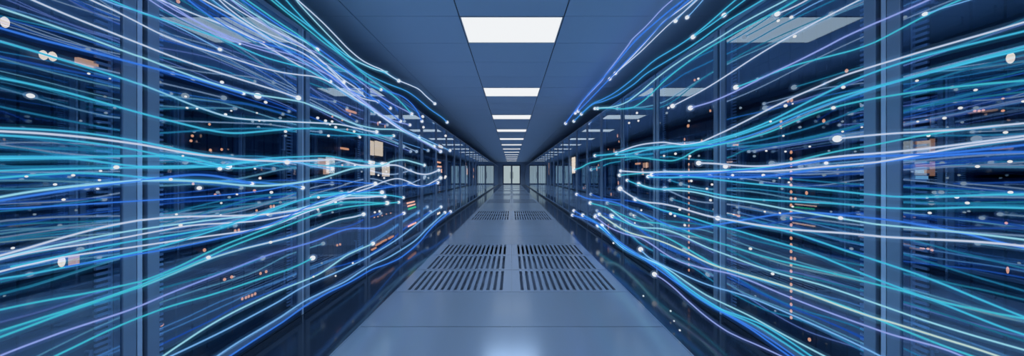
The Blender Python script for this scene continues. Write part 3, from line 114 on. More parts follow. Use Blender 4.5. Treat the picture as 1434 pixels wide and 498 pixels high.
('white light strand, eighteenth from top of those crossing the nearest right rack posts','w',0.0325,[(1.453,0.748,0.969,0.0028),(1.453,0.810,0.966,0.0030),(1.453,0.854,0.963,0.0032),(1.453,0.903,0.958,0.0033),(1.453,0.966,0.949,0.0035),(1.453,1.033,0.939,0.0036),(1.453,1.110,0.928,0.0037),(1.453,1.154,0.924,0.0038),(1.453,1.247,0.915,0.0040),(1.453,1.361,0.901,0.0042),(1.453,1.478,0.888,0.0045),(1.453,1.606,0.879,0.0047),(1.453,1.731,0.874,0.0050),(1.453,1.877,0.872,0.0052),(1.453,2.012,0.869,0.0055),(1.453,2.138,0.870,0.0058),(1.453,2.316,0.880,0.0061),(1.453,2.526,0.893,0.0065),(1.453,2.778,0.895,0.0070),(1.453,3.086,0.883,0.0076),(1.453,3.356,0.901,0.0081),(1.453,3.829,0.993,0.0091)]),
('cyan light strand, nineteenth from top of those crossing the nearest right rack posts','c',0.0178,[(1.512,0.782,0.737,0.0025),(1.512,0.843,0.749,0.0027),(1.512,0.889,0.759,0.0028),(1.512,0.940,0.771,0.0030),(1.512,0.992,0.784,0.0031),(1.512,1.050,0.796,0.0032),(1.512,1.111,0.805,0.0033),(1.512,1.216,0.818,0.0034),(1.512,1.297,0.827,0.0036),(1.512,1.391,0.841,0.0037),(1.512,1.508,0.856,0.0039),(1.512,1.613,0.861,0.0041),(1.512,1.734,0.860,0.0043),(1.512,1.874,0.859,0.0045),(1.512,2.095,0.855,0.0049)]),
('cyan light strand, twentieth from top of those crossing the nearest right rack posts','c',0.0240,[(1.528,0.789,0.690,0.0025),(1.528,0.852,0.692,0.0027),(1.528,0.892,0.694,0.0028),(1.528,0.950,0.702,0.0030),(1.528,1.002,0.710,0.0031),(1.528,1.061,0.717,0.0032),(1.528,1.139,0.726,0.0033),(1.528,1.214,0.735,0.0034),(1.528,1.357,0.758,0.0037),(1.528,1.423,0.769,0.0038),(1.528,1.555,0.780,0.0040),(1.528,1.714,0.785,0.0043),(1.528,1.821,0.790,0.0045),(1.528,1.941,0.795,0.0047),(1.528,2.156,0.796,0.0050),(1.528,2.248,0.800,0.0052),(1.528,2.435,0.810,0.0055),(1.528,2.656,0.814,0.0059),(1.528,2.996,0.824,0.0064),(1.528,3.305,0.858,0.0070),(1.528,3.529,0.876,0.0073)]),
('teal light strand, twenty-first from top of those crossing the nearest right rack posts','t',0.0342,[(1.581,0.815,0.735,0.0024),(1.581,0.882,0.725,0.0026),(1.581,0.930,0.717,0.0027),(1.581,0.983,0.710,0.0029),(1.581,1.037,0.703,0.0029),(1.581,1.089,0.700,0.0030),(1.581,1.151,0.700,0.0031),(1.581,1.208,0.697,0.0032),(1.581,1.256,0.694,0.0033),(1.581,1.357,0.689,0.0034),(1.581,1.472,0.681,0.0036),(1.581,1.620,0.670,0.0038),(1.581,1.676,0.666,0.0039),(1.581,1.800,0.660,0.0041),(1.581,1.914,0.658,0.0043),(1.581,2.060,0.657,0.0045),(1.581,2.231,0.654,0.0048),(1.581,2.327,0.653,0.0049),(1.581,2.495,0.659,0.0052),(1.581,2.688,0.671,0.0055),(1.581,2.950,0.666,0.0059),(1.581,3.268,0.635,0.0064),(1.581,3.663,0.600,0.0070),(1.581,4.097,0.608,0.0076),(1.581,4.542,0.628,0.0083),(1.581,4.832,0.640,0.0088),(1.581,5.749,0.619,0.0102)]),
('pale cyan light strand, twenty-second from top of those crossing the nearest right rack posts','cw',0.0000,[(1.571,0.811,0.639,0.0024),(1.571,0.876,0.632,0.0026),(1.571,0.924,0.627,0.0027),(1.571,0.976,0.622,0.0028),(1.571,1.035,0.618,0.0029),(1.571,1.101,0.615,0.0030),(1.571,1.171,0.615,0.0031),(1.571,1.248,0.615,0.0033),(1.571,1.348,0.615,0.0034),(1.571,1.463,0.611,0.0036),(1.571,1.599,0.599,0.0038),(1.571,1.737,0.589,0.0040),(1.571,1.917,0.586,0.0043),(1.571,2.030,0.588,0.0045),(1.571,2.216,0.589,0.0047),(1.571,2.312,0.591,0.0049),(1.571,2.504,0.604,0.0052),(1.571,2.731,0.619,0.0055),(1.571,3.004,0.610,0.0060),(1.571,3.533,0.536,0.0068),(1.571,4.003,0.553,0.0075),(1.571,4.513,0.630,0.0083)]),
('teal light strand, twenty-fourth from top of those crossing the nearest right rack posts','t',0.0305,[(1.578,0.902,0.552,0.0029),(1.578,0.981,0.548,0.0031),(1.578,1.035,0.545,0.0032),(1.578,1.096,0.544,0.0033),(1.578,1.176,0.545,0.0034),(1.578,1.254,0.548,0.0036),(1.578,1.354,0.547,0.0037),(1.578,1.469,0.542,0.0039),(1.578,1.606,0.531,0.0042),(1.578,1.745,0.517,0.0044),(1.578,1.910,0.497,0.0047),(1.578,2.110,0.477,0.0050),(1.578,2.237,0.478,0.0052),(1.578,2.368,0.490,0.0054),(1.578,2.625,0.516,0.0059),(1.578,2.874,0.536,0.0063),(1.578,3.176,0.540,0.0068),(1.578,3.549,0.524,0.0074),(1.578,4.021,0.518,0.0082),(1.578,4.483,0.531,0.0090)]),
('yellowish white light strand, twenty-third from top of those crossing the nearest right rack posts','y',0.0288,[(1.485,0.806,0.620,0.0028),(1.485,0.873,0.615,0.0030),(1.485,0.923,0.612,0.0032),(1.485,0.978,0.606,0.0033),(1.485,1.041,0.600,0.0034),(1.485,1.112,0.593,0.0035),(1.485,1.179,0.584,0.0036),(1.485,1.274,0.578,0.0038),(1.485,1.382,0.575,0.0040),(1.485,1.511,0.569,0.0042),(1.485,1.703,0.552,0.0046),(1.485,1.886,0.530,0.0049),(1.485,2.077,0.510,0.0053),(1.485,2.225,0.508,0.0055),(1.485,2.428,0.516,0.0059),(1.485,2.749,0.517,0.0065),(1.485,3.027,0.502,0.0070),(1.485,3.492,0.458,0.0078),(1.485,3.912,0.452,0.0086),(1.485,4.845,0.515,0.0103)]),
('lilac light strand, twenty-fifth from top of those crossing the nearest right rack posts','l',0.0306,[(1.506,0.864,0.550,0.0025),(1.506,0.936,0.561,0.0027),(1.506,0.988,0.563,0.0028),(1.506,1.047,0.554,0.0029),(1.506,1.107,0.541,0.0030),(1.506,1.151,0.534,0.0030),(1.506,1.197,0.530,0.0031),(1.506,1.293,0.522,0.0033),(1.506,1.403,0.515,0.0034),(1.506,1.533,0.509,0.0036),(1.506,1.666,0.506,0.0038),(1.506,1.823,0.503,0.0041),(1.506,1.980,0.489,0.0043),(1.506,2.131,0.462,0.0046),(1.506,2.313,0.429,0.0048),(1.506,2.563,0.398,0.0052),(1.506,2.831,0.404,0.0056),(1.506,3.109,0.431,0.0061),(1.506,3.387,0.437,0.0065),(1.506,3.838,0.391,0.0072),(1.506,4.426,0.376,0.0081),(1.506,5.147,0.431,0.0092)]),
('pale blue light strand, twenty-sixth from top of those crossing the nearest right rack posts','pb',0.0282,[(1.497,1.053,0.429,0.0029),(1.497,1.161,0.434,0.0031),(1.497,1.204,0.435,0.0031),(1.497,1.285,0.434,0.0032),(1.497,1.394,0.430,0.0034),(1.497,1.524,0.423,0.0036),(1.497,1.620,0.417,0.0038),(1.497,1.757,0.406,0.0040),(1.497,1.935,0.379,0.0042),(1.497,2.095,0.348,0.0045),(1.497,2.299,0.321,0.0048),(1.497,2.548,0.302,0.0052),(1.497,2.814,0.283,0.0056),(1.497,3.142,0.278,0.0061),(1.497,3.313,0.313,0.0064)]),
('pale cyan light strand, seventh from top among those starting past the nearest right rack','cw',0.0340,[(1.581,1.289,0.266,0.0033),(1.581,1.446,0.255,0.0036),(1.581,1.578,0.247,0.0038),(1.581,1.688,0.242,0.0039),(1.581,1.787,0.240,0.0041),(1.581,1.884,0.237,0.0042),(1.581,2.043,0.223,0.0045),(1.581,2.213,0.206,0.0047),(1.581,2.371,0.197,0.0050),(1.581,2.620,0.207,0.0054),(1.581,2.845,0.221,0.0057),(1.581,3.111,0.216,0.0061),(1.581,3.555,0.167,0.0068),(1.581,3.981,0.143,0.0075),(1.581,4.331,0.164,0.0080),(1.581,4.647,0.236,0.0085),(1.581,5.002,0.295,0.0090)]),
('cyan light strand, eighth from top among those starting past the nearest right rack','c',0.0358,[(1.593,1.360,0.194,0.0034),(1.593,1.520,0.208,0.0037),(1.593,1.610,0.216,0.0038),(1.593,1.724,0.222,0.0040),(1.593,1.827,0.219,0.0042),(1.593,1.975,0.193,0.0044),(1.593,2.130,0.160,0.0046),(1.593,2.229,0.151,0.0048),(1.593,2.447,0.148,0.0051),(1.593,2.711,0.165,0.0055),(1.593,2.950,0.194,0.0059),(1.593,3.235,0.193,0.0063),(1.593,3.714,0.156,0.0071),(1.593,4.266,0.160,0.0079),(1.593,4.593,0.200,0.0084),(1.593,5.267,0.249,0.0095)]),
('cyan to blue light strand, ninth from top among those starting past the nearest right rack','cb',0.0350,[(1.464,1.275,0.259,0.0032),(1.464,1.433,0.264,0.0034),(1.464,1.552,0.270,0.0036),(1.464,1.705,0.271,0.0039),(1.464,1.845,0.252,0.0041),(1.464,1.961,0.231,0.0043),(1.464,2.144,0.215,0.0045),(1.464,2.364,0.218,0.0049),(1.464,2.560,0.239,0.0052),(1.464,2.836,0.268,0.0056),(1.464,3.234,0.243,0.0062),(1.464,3.839,0.228,0.0072),(1.464,4.386,0.303,0.0080),(1.464,5.002,0.365,0.0089),(1.464,5.880,0.357,0.0103)]),
('blue light strand, eleventh from top among those starting past the nearest right rack','b',0.0352,[(1.468,1.342,0.209,0.0033),(1.468,1.514,0.213,0.0036),(1.468,1.623,0.218,0.0037),(1.468,1.749,0.225,0.0039),(1.468,1.897,0.221,0.0042),(1.468,2.101,0.207,0.0045),(1.468,2.311,0.206,0.0048),(1.468,2.532,0.225,0.0051),(1.468,2.759,0.261,0.0055),(1.468,3.081,0.254,0.0060),(1.468,3.624,0.218,0.0068),(1.468,4.155,0.256,0.0076),(1.468,4.771,0.334,0.0086),(1.468,5.467,0.323,0.0097),(1.468,6.911,0.215,0.0119)]),
('lilac light strand, twelfth from top among those starting past the nearest right rack','l',0.0251,[(1.477,1.369,0.216,0.0031),(1.477,1.565,0.179,0.0033),(1.477,1.707,0.151,0.0035),(1.477,1.861,0.117,0.0037),(1.477,1.992,0.098,0.0039),(1.477,2.188,0.098,0.0042),(1.477,2.415,0.121,0.0045),(1.477,2.583,0.144,0.0048),(1.477,2.776,0.156,0.0050),(1.477,2.952,0.148,0.0053)]),
('blue light strand, tenth from top among those starting past the nearest right rack','b',0.0346,[(1.477,1.332,0.208,0.0027),(1.477,1.493,0.225,0.0029),(1.477,1.633,0.234,0.0031),(1.477,1.817,0.230,0.0033),(1.477,2.067,0.211,0.0036),(1.477,2.480,0.208,0.0041),(1.477,2.861,0.221,0.0046),(1.477,4.181,0.278,0.0063),(1.477,4.514,0.311,0.0067),(1.477,5.127,0.352,0.0075),(1.477,5.782,0.345,0.0083),(1.477,6.787,0.338,0.0096)]),
]
BEADS = [
('tiny white glowing bead hanging before the nearest left rack, first tiny one from top',-1.507,1.018,1.529,0.0038),
('tiny white glowing bead hanging before the nearest left rack, second tiny one from top',-1.526,1.085,1.534,0.0030),
('large white glowing bead hanging before the nearest left rack, first large one from top',-1.467,0.871,1.409,0.0074),
('large white glowing bead hanging before the nearest left rack, second large one from top',-1.421,1.027,1.196,0.0070),
('tiny white glowing bead hanging before the nearest left rack, third tiny one from top',-1.495,1.039,1.183,0.0039),
('medium white glowing bead hanging before the nearest left rack, first medium one from top',-1.486,0.968,1.167,0.0043),
('tiny white glowing bead hanging before the nearest left rack, fourth tiny one from top',-1.522,0.896,1.163,0.0034),
('medium white glowing bead hanging before the nearest left rack, second medium one from top',-1.592,0.996,1.135,0.0044),
('tiny white glowing bead hanging before the nearest left rack, fifth tiny one from top',-1.544,1.070,1.149,0.0040),
('tiny white glowing bead hanging before the nearest left rack, sixth tiny one from top',-1.513,1.044,1.118,0.0039),
('medium white glowing bead hanging before the nearest left rack, third medium one from top',-1.531,0.976,1.084,0.0043),
('medium white glowing bead hanging before the nearest left rack, fourth medium one from top',-1.542,0.883,0.942,0.0036),
('large white glowing bead hanging before the second left rack, first large one from top',-1.430,1.400,1.784,0.0081),
('medium white glowing bead hanging before the second left rack, first medium one from top',-1.582,1.560,1.676,0.0085),
('tiny white glowing bead hanging before the second left rack, first tiny one from top',-1.560,1.367,1.544,0.0051),
('tiny white glowing bead hanging before the second left rack, second tiny one from top',-1.577,1.388,1.495,0.0052),
('tiny white glowing bead hanging before the second left rack, third tiny one from top',-1.564,1.420,1.499,0.0048),
('medium white glowing bead hanging before the second left rack, third medium one from top',-1.491,1.489,1.485,0.0066),
('tiny white glowing bead hanging before the second left rack, fourth tiny one from top',-1.492,1.520,1.511,0.0047),
('tiny white glowing bead hanging before the second left rack, fifth tiny one from top',-1.439,1.614,1.520,0.0049),
('large white glowing bead hanging before the second left rack, second large one from top',-1.534,1.726,1.648,0.0176),
('medium white glowing bead hanging before the second left rack, second medium one from top',-1.431,1.662,1.593,0.0085),
('tiny white glowing bead hanging before the second left rack, sixth tiny one from top',-1.432,1.621,1.477,0.0050),
('medium white glowing bead hanging before the second left rack, fourth medium one from top',-1.458,1.842,1.451,0.0088),
('tiny white glowing bead hanging before the second left rack, seventh tiny one from top',-1.449,1.259,1.253,0.0043),
('large white glowing bead hanging before the second left rack, fourth large one from top',-1.481,1.450,1.201,0.0089),
('large white glowing bead hanging before the second left rack, third large one from top',-1.429,1.818,1.251,0.0139),
('tiny white glowing bead hanging before the second left rack, eighth tiny one from top',-1.420,1.580,1.205,0.0054),
('medium white glowing bead hanging before the second left rack, fifth medium one from top',-1.447,1.642,1.151,0.0067),
('medium white glowing bead hanging before the second left rack, sixth medium one from top',-1.438,1.205,1.150,0.0061),
('large white glowing bead hanging before the second left rack, fifth large one from top',-1.485,1.358,1.107,0.0092),
('tiny white glowing bead hanging before the second left rack, ninth tiny one from top',-1.425,1.482,1.069,0.0050),
('medium white glowing bead hanging before the second left rack, seventh medium one from top',-1.577,1.875,1.057,0.0096),
('tiny white glowing bead hanging before the second left rack, tenth tiny one from top',-1.531,1.506,1.022,0.0051),
('tiny white glowing bead hanging before the second left rack, eleventh tiny one from top',-1.447,1.233,0.999,0.0046),
('medium white glowing bead hanging before the second left rack, eighth medium one from top',-1.465,1.716,0.933,0.0076),
('medium white glowing bead hanging before the second left rack, ninth medium one from top',-1.483,1.279,0.944,0.0061),
('large white glowing bead hanging before the second left rack, sixth large one from top',-1.486,1.400,0.766,0.0086),
('medium white glowing bead hanging before the second left rack, tenth medium one from top',-1.442,1.709,0.768,0.0087),
('tiny white glowing bead hanging before the second left rack, twelfth tiny one from top',-1.573,1.544,0.953,0.0047),
('medium white glowing bead hanging before the third left rack, first medium one from top',-1.599,2.355,1.642,0.0112),
('medium white glowing bead hanging before the third left rack, second medium one from top',-1.504,2.309,1.610,0.0110),
('tiny white glowing bead hanging before the third left rack, first tiny one from top',-1.507,2.369,1.591,0.0089),
('medium white glowing bead hanging before the third left rack, third medium one from top',-1.435,2.283,1.599,0.0097),
('medium white glowing bead hanging before the third left rack, fourth medium one from top',-1.438,2.334,1.562,0.0111),
('medium white glowing bead hanging before the third left rack, fifth medium one from top',-1.482,2.688,1.582,0.0119),
('medium white glowing bead hanging before the third left rack, seventh medium one from top',-1.468,2.763,1.538,0.0113),
('medium white glowing bead hanging before the third left rack, sixth medium one from top',-1.569,2.447,1.508,0.0108),
('tiny white glowing bead hanging before the fourth left rack, first tiny one from top',-1.449,3.142,1.754,0.0117),
('medium white glowing bead hanging before the third left rack, eighth medium one from top',-1.424,2.106,1.007,0.0093),
('tiny white glowing bead hanging before the third left rack, third tiny one from top',-1.591,2.261,0.995,0.0085),
('medium white glowing bead hanging before the third left rack, ninth medium one from top',-1.515,2.459,0.938,0.0109),
('medium white glowing bead hanging before the third left rack, tenth medium one from top',-1.446,2.131,0.915,0.0087),
('tiny white glowing bead hanging before the fourth left rack, sixth tiny one from top',-1.518,3.170,0.761,0.0119),
('tiny white glowing bead hanging before the fourth left rack, fifth tiny one from top',-1.425,3.081,0.784,0.0115),
('large white glowing bead hanging before the fourth left rack',-1.515,3.339,0.973,0.0227),
('tiny white glowing bead hanging before the fourth left rack, second tiny one from top',-1.596,3.638,1.220,0.0124),
('medium white glowing bead hanging before the sixth left rack, first medium one from top',-1.575,5.062,2.215,0.0258),
('medium white glowing bead hanging before the sixth left rack, second medium one from top',-1.545,5.005,2.016,0.0221),
('medium white glowing bead hanging before the seventh left rack, first medium one from top',-1.467,6.344,2.053,0.0280),
('tiny white glowing bead hanging before the fourth left rack, third tiny one from top',-1.486,3.187,1.173,0.0108),
('tiny white glowing bead hanging before the fourth left rack, fourth tiny one from top',-1.450,3.249,1.141,0.0110),
('tiny white glowing bead hanging before the third left rack, second tiny one from top',-1.559,2.841,1.272,0.0097),
('medium white glowing bead hanging before the seventh left rack, second medium one from top',-1.516,6.555,1.149,0.0290),
('tiny white glowing bead hanging before the seventh left rack',-1.560,6.675,1.115,0.0227),
('medium white glowing bead hanging before the seventh left rack, third medium one from top',-1.479,5.717,1.022,0.0272),
('tiny white glowing bead hanging before the third left rack, sixth tiny one from top',-1.460,2.105,0.423,0.0072),
('tiny white glowing bead hanging before the third left rack, fifth tiny one from top',-1.566,2.541,0.276,0.0078),
('tiny white glowing bead hanging before the third left rack, fourth tiny one from top',-1.597,2.872,0.289,0.0098),
('tiny white glowing bead hanging before the third right rack, second tiny one from top',1.573,2.948,1.371,0.0110),
('medium white glowing bead hanging before the third right rack, second medium one from top',1.565,2.728,1.376,0.0121),
('medium white glowing bead hanging before the fourth right rack',1.567,3.572,1.951,0.0146),
('tiny white glowing bead hanging before the fourth right rack, second tiny one from top',1.553,3.777,1.864,0.0141),
('tiny white glowing bead hanging before the fourth right rack, first tiny one from top',1.461,3.292,1.799,0.0123),
('tiny white glowing bead hanging before the third right rack, first tiny one from top',1.513,2.315,1.952,0.0087),
('medium white glowing bead hanging before the third right rack, third medium one from top',1.484,2.379,1.329,0.0105),
('medium white glowing bead hanging before the third right rack, first medium one from top',1.425,2.597,1.782,0.0106),
('medium white glowing bead hanging before the third right rack, fourth medium one from top',1.425,2.266,1.125,0.0100),
('medium white glowing bead hanging before the third right rack, sixth medium one from top',1.470,2.150,1.068,0.0088),
('medium white glowing bead hanging before the third right rack, fifth medium one from top',1.467,2.091,1.102,0.0085),
('medium white glowing bead hanging before the third right rack, seventh medium one from top',1.545,2.219,0.976,0.0098),
('medium white glowing bead hanging before the third right rack, eighth medium one from top',1.592,2.704,0.847,0.0120),
('medium white glowing bead hanging before the third right rack, ninth medium one from top',1.501,2.698,0.808,0.0138),
('medium white glowing bead hanging before the third right rack, tenth medium one from top',1.589,2.781,0.776,0.0113),
('medium white glowing bead hanging before the third right rack, eleventh medium one from top',1.598,2.636,0.710,0.0116),
('tiny white glowing bead hanging before the fourth right rack, fourth tiny one from top',1.592,3.735,0.651,0.0121),
('tiny white glowing bead hanging before the fourth right rack, third tiny one from top',1.486,3.274,0.772,0.0111),
('tiny white glowing bead hanging before the fourth right rack, fifth tiny one from top',1.460,3.385,0.607,0.0092),
('tiny white glowing bead hanging before the fifth right rack',1.461,4.101,0.201,0.0139),
('medium white glowing bead hanging before the second right rack, second medium one from top',1.455,1.559,2.011,0.0074),
('medium white glowing bead hanging before the second right rack, first medium one from top',1.457,1.488,1.991,0.0076),
('medium white glowing bead hanging before the second right rack, third medium one from top',1.532,1.546,1.919,0.0079),
('tiny white glowing bead hanging before the second right rack, first tiny one from top',1.582,1.538,1.961,0.0047),
('large white glowing bead hanging before the second right rack, first large one from top',1.571,2.113,2.353,0.0162),
('medium white glowing bead hanging before the second right rack, fourth medium one from top',1.506,1.297,1.567,0.0071),
('medium white glowing bead hanging before the second right rack, fifth medium one from top',1.538,1.604,1.558,0.0087),
('tiny white glowing bead hanging before the second right rack, second tiny one from top',1.564,1.590,1.566,0.0043),
('large white glowing bead hanging before the second right rack, second large one from top',1.435,1.274,1.468,0.0074),
('tiny white glowing bead hanging before the second right rack, third tiny one from top',1.539,1.698,1.488,0.0064),
('tiny white glowing bead hanging before the second right rack, sixth tiny one from top',1.584,1.665,1.398,0.0057),
('tiny white glowing bead hanging before the second right rack, eighth tiny one from top',1.561,1.751,1.318,0.0060),
('tiny white glowing bead hanging before the second right rack, ninth tiny one from top',1.555,1.622,1.303,0.0055),
('tiny white glowing bead hanging before the second right rack, seventh tiny one from top',1.506,1.443,1.313,0.0049),
('tiny white glowing bead hanging before the second right rack, fifth tiny one from top',1.452,1.253,1.359,0.0043),
('tiny white glowing bead hanging before the second right rack, fourth tiny one from top',1.562,1.274,1.382,0.0039),
('large white glowing bead hanging before the second right rack, third large one from top',1.480,1.344,1.225,0.0078),
('medium white glowing bead hanging before the second right rack, sixth medium one from top',1.564,1.775,1.169,0.0091),
('medium white glowing bead hanging before the second right rack, seventh medium one from top',1.595,2.061,1.170,0.0091),
('large white glowing bead hanging before the second right rack, fourth large one from top',1.491,1.992,1.230,0.0152),
('tiny white glowing bead hanging before the second right rack, tenth tiny one from top',1.492,1.590,1.153,0.0049),
('tiny white glowing bead hanging before the second right rack, eleventh tiny one from top',1.590,1.638,1.128,0.0056),
('tiny white glowing bead hanging before the second right rack, thirteenth tiny one from top',1.550,1.749,0.946,0.0059),
('tiny white glowing bead hanging before the second right rack, fourteenth tiny one from top',1.451,1.545,0.964,0.0053),
('large white glowing bead hanging before the second right rack, fifth large one from top',1.443,1.253,0.980,0.0081),
('medium white glowing bead hanging before the second right rack, eighth medium one from top',1.447,1.731,0.724,0.0088),
('tiny white glowing bead hanging before the second right rack, twelfth tiny one from top',1.583,1.609,0.992,0.0055),
('medium white glowing bead hanging before the second right rack, ninth medium one from top',1.565,1.713,0.578,0.0087),
('medium white glowing bead hanging before the nearest right rack, first medium one from top',1.446,1.019,1.504,0.0042),
('medium white glowing bead hanging before the nearest right rack, second medium one from top',1.569,0.966,1.455,0.0043),
('medium white glowing bead hanging before the nearest right rack, fourth medium one from top',1.596,1.016,1.406,0.0052),
('medium white glowing bead hanging before the nearest right rack, fifth medium one from top',1.538,1.015,1.370,0.0048),
('tiny white glowing bead hanging before the nearest right rack',1.483,1.043,1.363,0.0035),
('medium white glowing bead hanging before the nearest right rack, seventh medium one from top',1.519,1.041,1.311,0.0046),
('medium white glowing bead hanging before the nearest right rack, third medium one from top',1.444,0.806,1.375,0.0033),
('medium white glowing bead hanging before the nearest right rack, sixth medium one from top',1.423,0.823,1.290,0.0042),
('medium white glowing bead hanging before the nearest right rack, ninth medium one from top',1.595,0.978,1.197,0.0050),
('medium white glowing bead hanging before the nearest right rack, eighth medium one from top',1.537,0.881,1.209,0.0045),
('medium white glowing bead hanging before the nearest right rack, eleventh medium one from top',1.515,1.042,1.087,0.0043),
('medium white glowing bead hanging before the nearest right rack, twelfth medium one from top',1.588,1.019,1.089,0.0052),
('medium white glowing bead hanging before the nearest right rack, thirteenth medium one from top',1.498,0.939,1.076,0.0048),
('medium white glowing bead hanging before the nearest right rack, tenth medium one from top',1.577,0.903,1.113,0.0049),
('medium white glowing bead hanging before the nearest right rack, fourteenth medium one from top',1.569,1.072,1.026,0.0047),
('tiny white bead as floor reflection before the fourth right rack, sixth tiny one from top',1.230,2.667,0.045,0.0082),  # from here to the list end: beads imitating reflections on the glossy floor
('tiny white bead as floor reflection before the third right rack, third tiny one from top',1.319,2.370,0.045,0.0073),
('tiny white bead as floor reflection before the third right rack, fourth tiny one from top',1.255,2.207,0.045,0.0060),
('tiny white bead as floor reflection before the third right rack, fifth tiny one from top',1.221,2.074,0.045,0.0071),
]
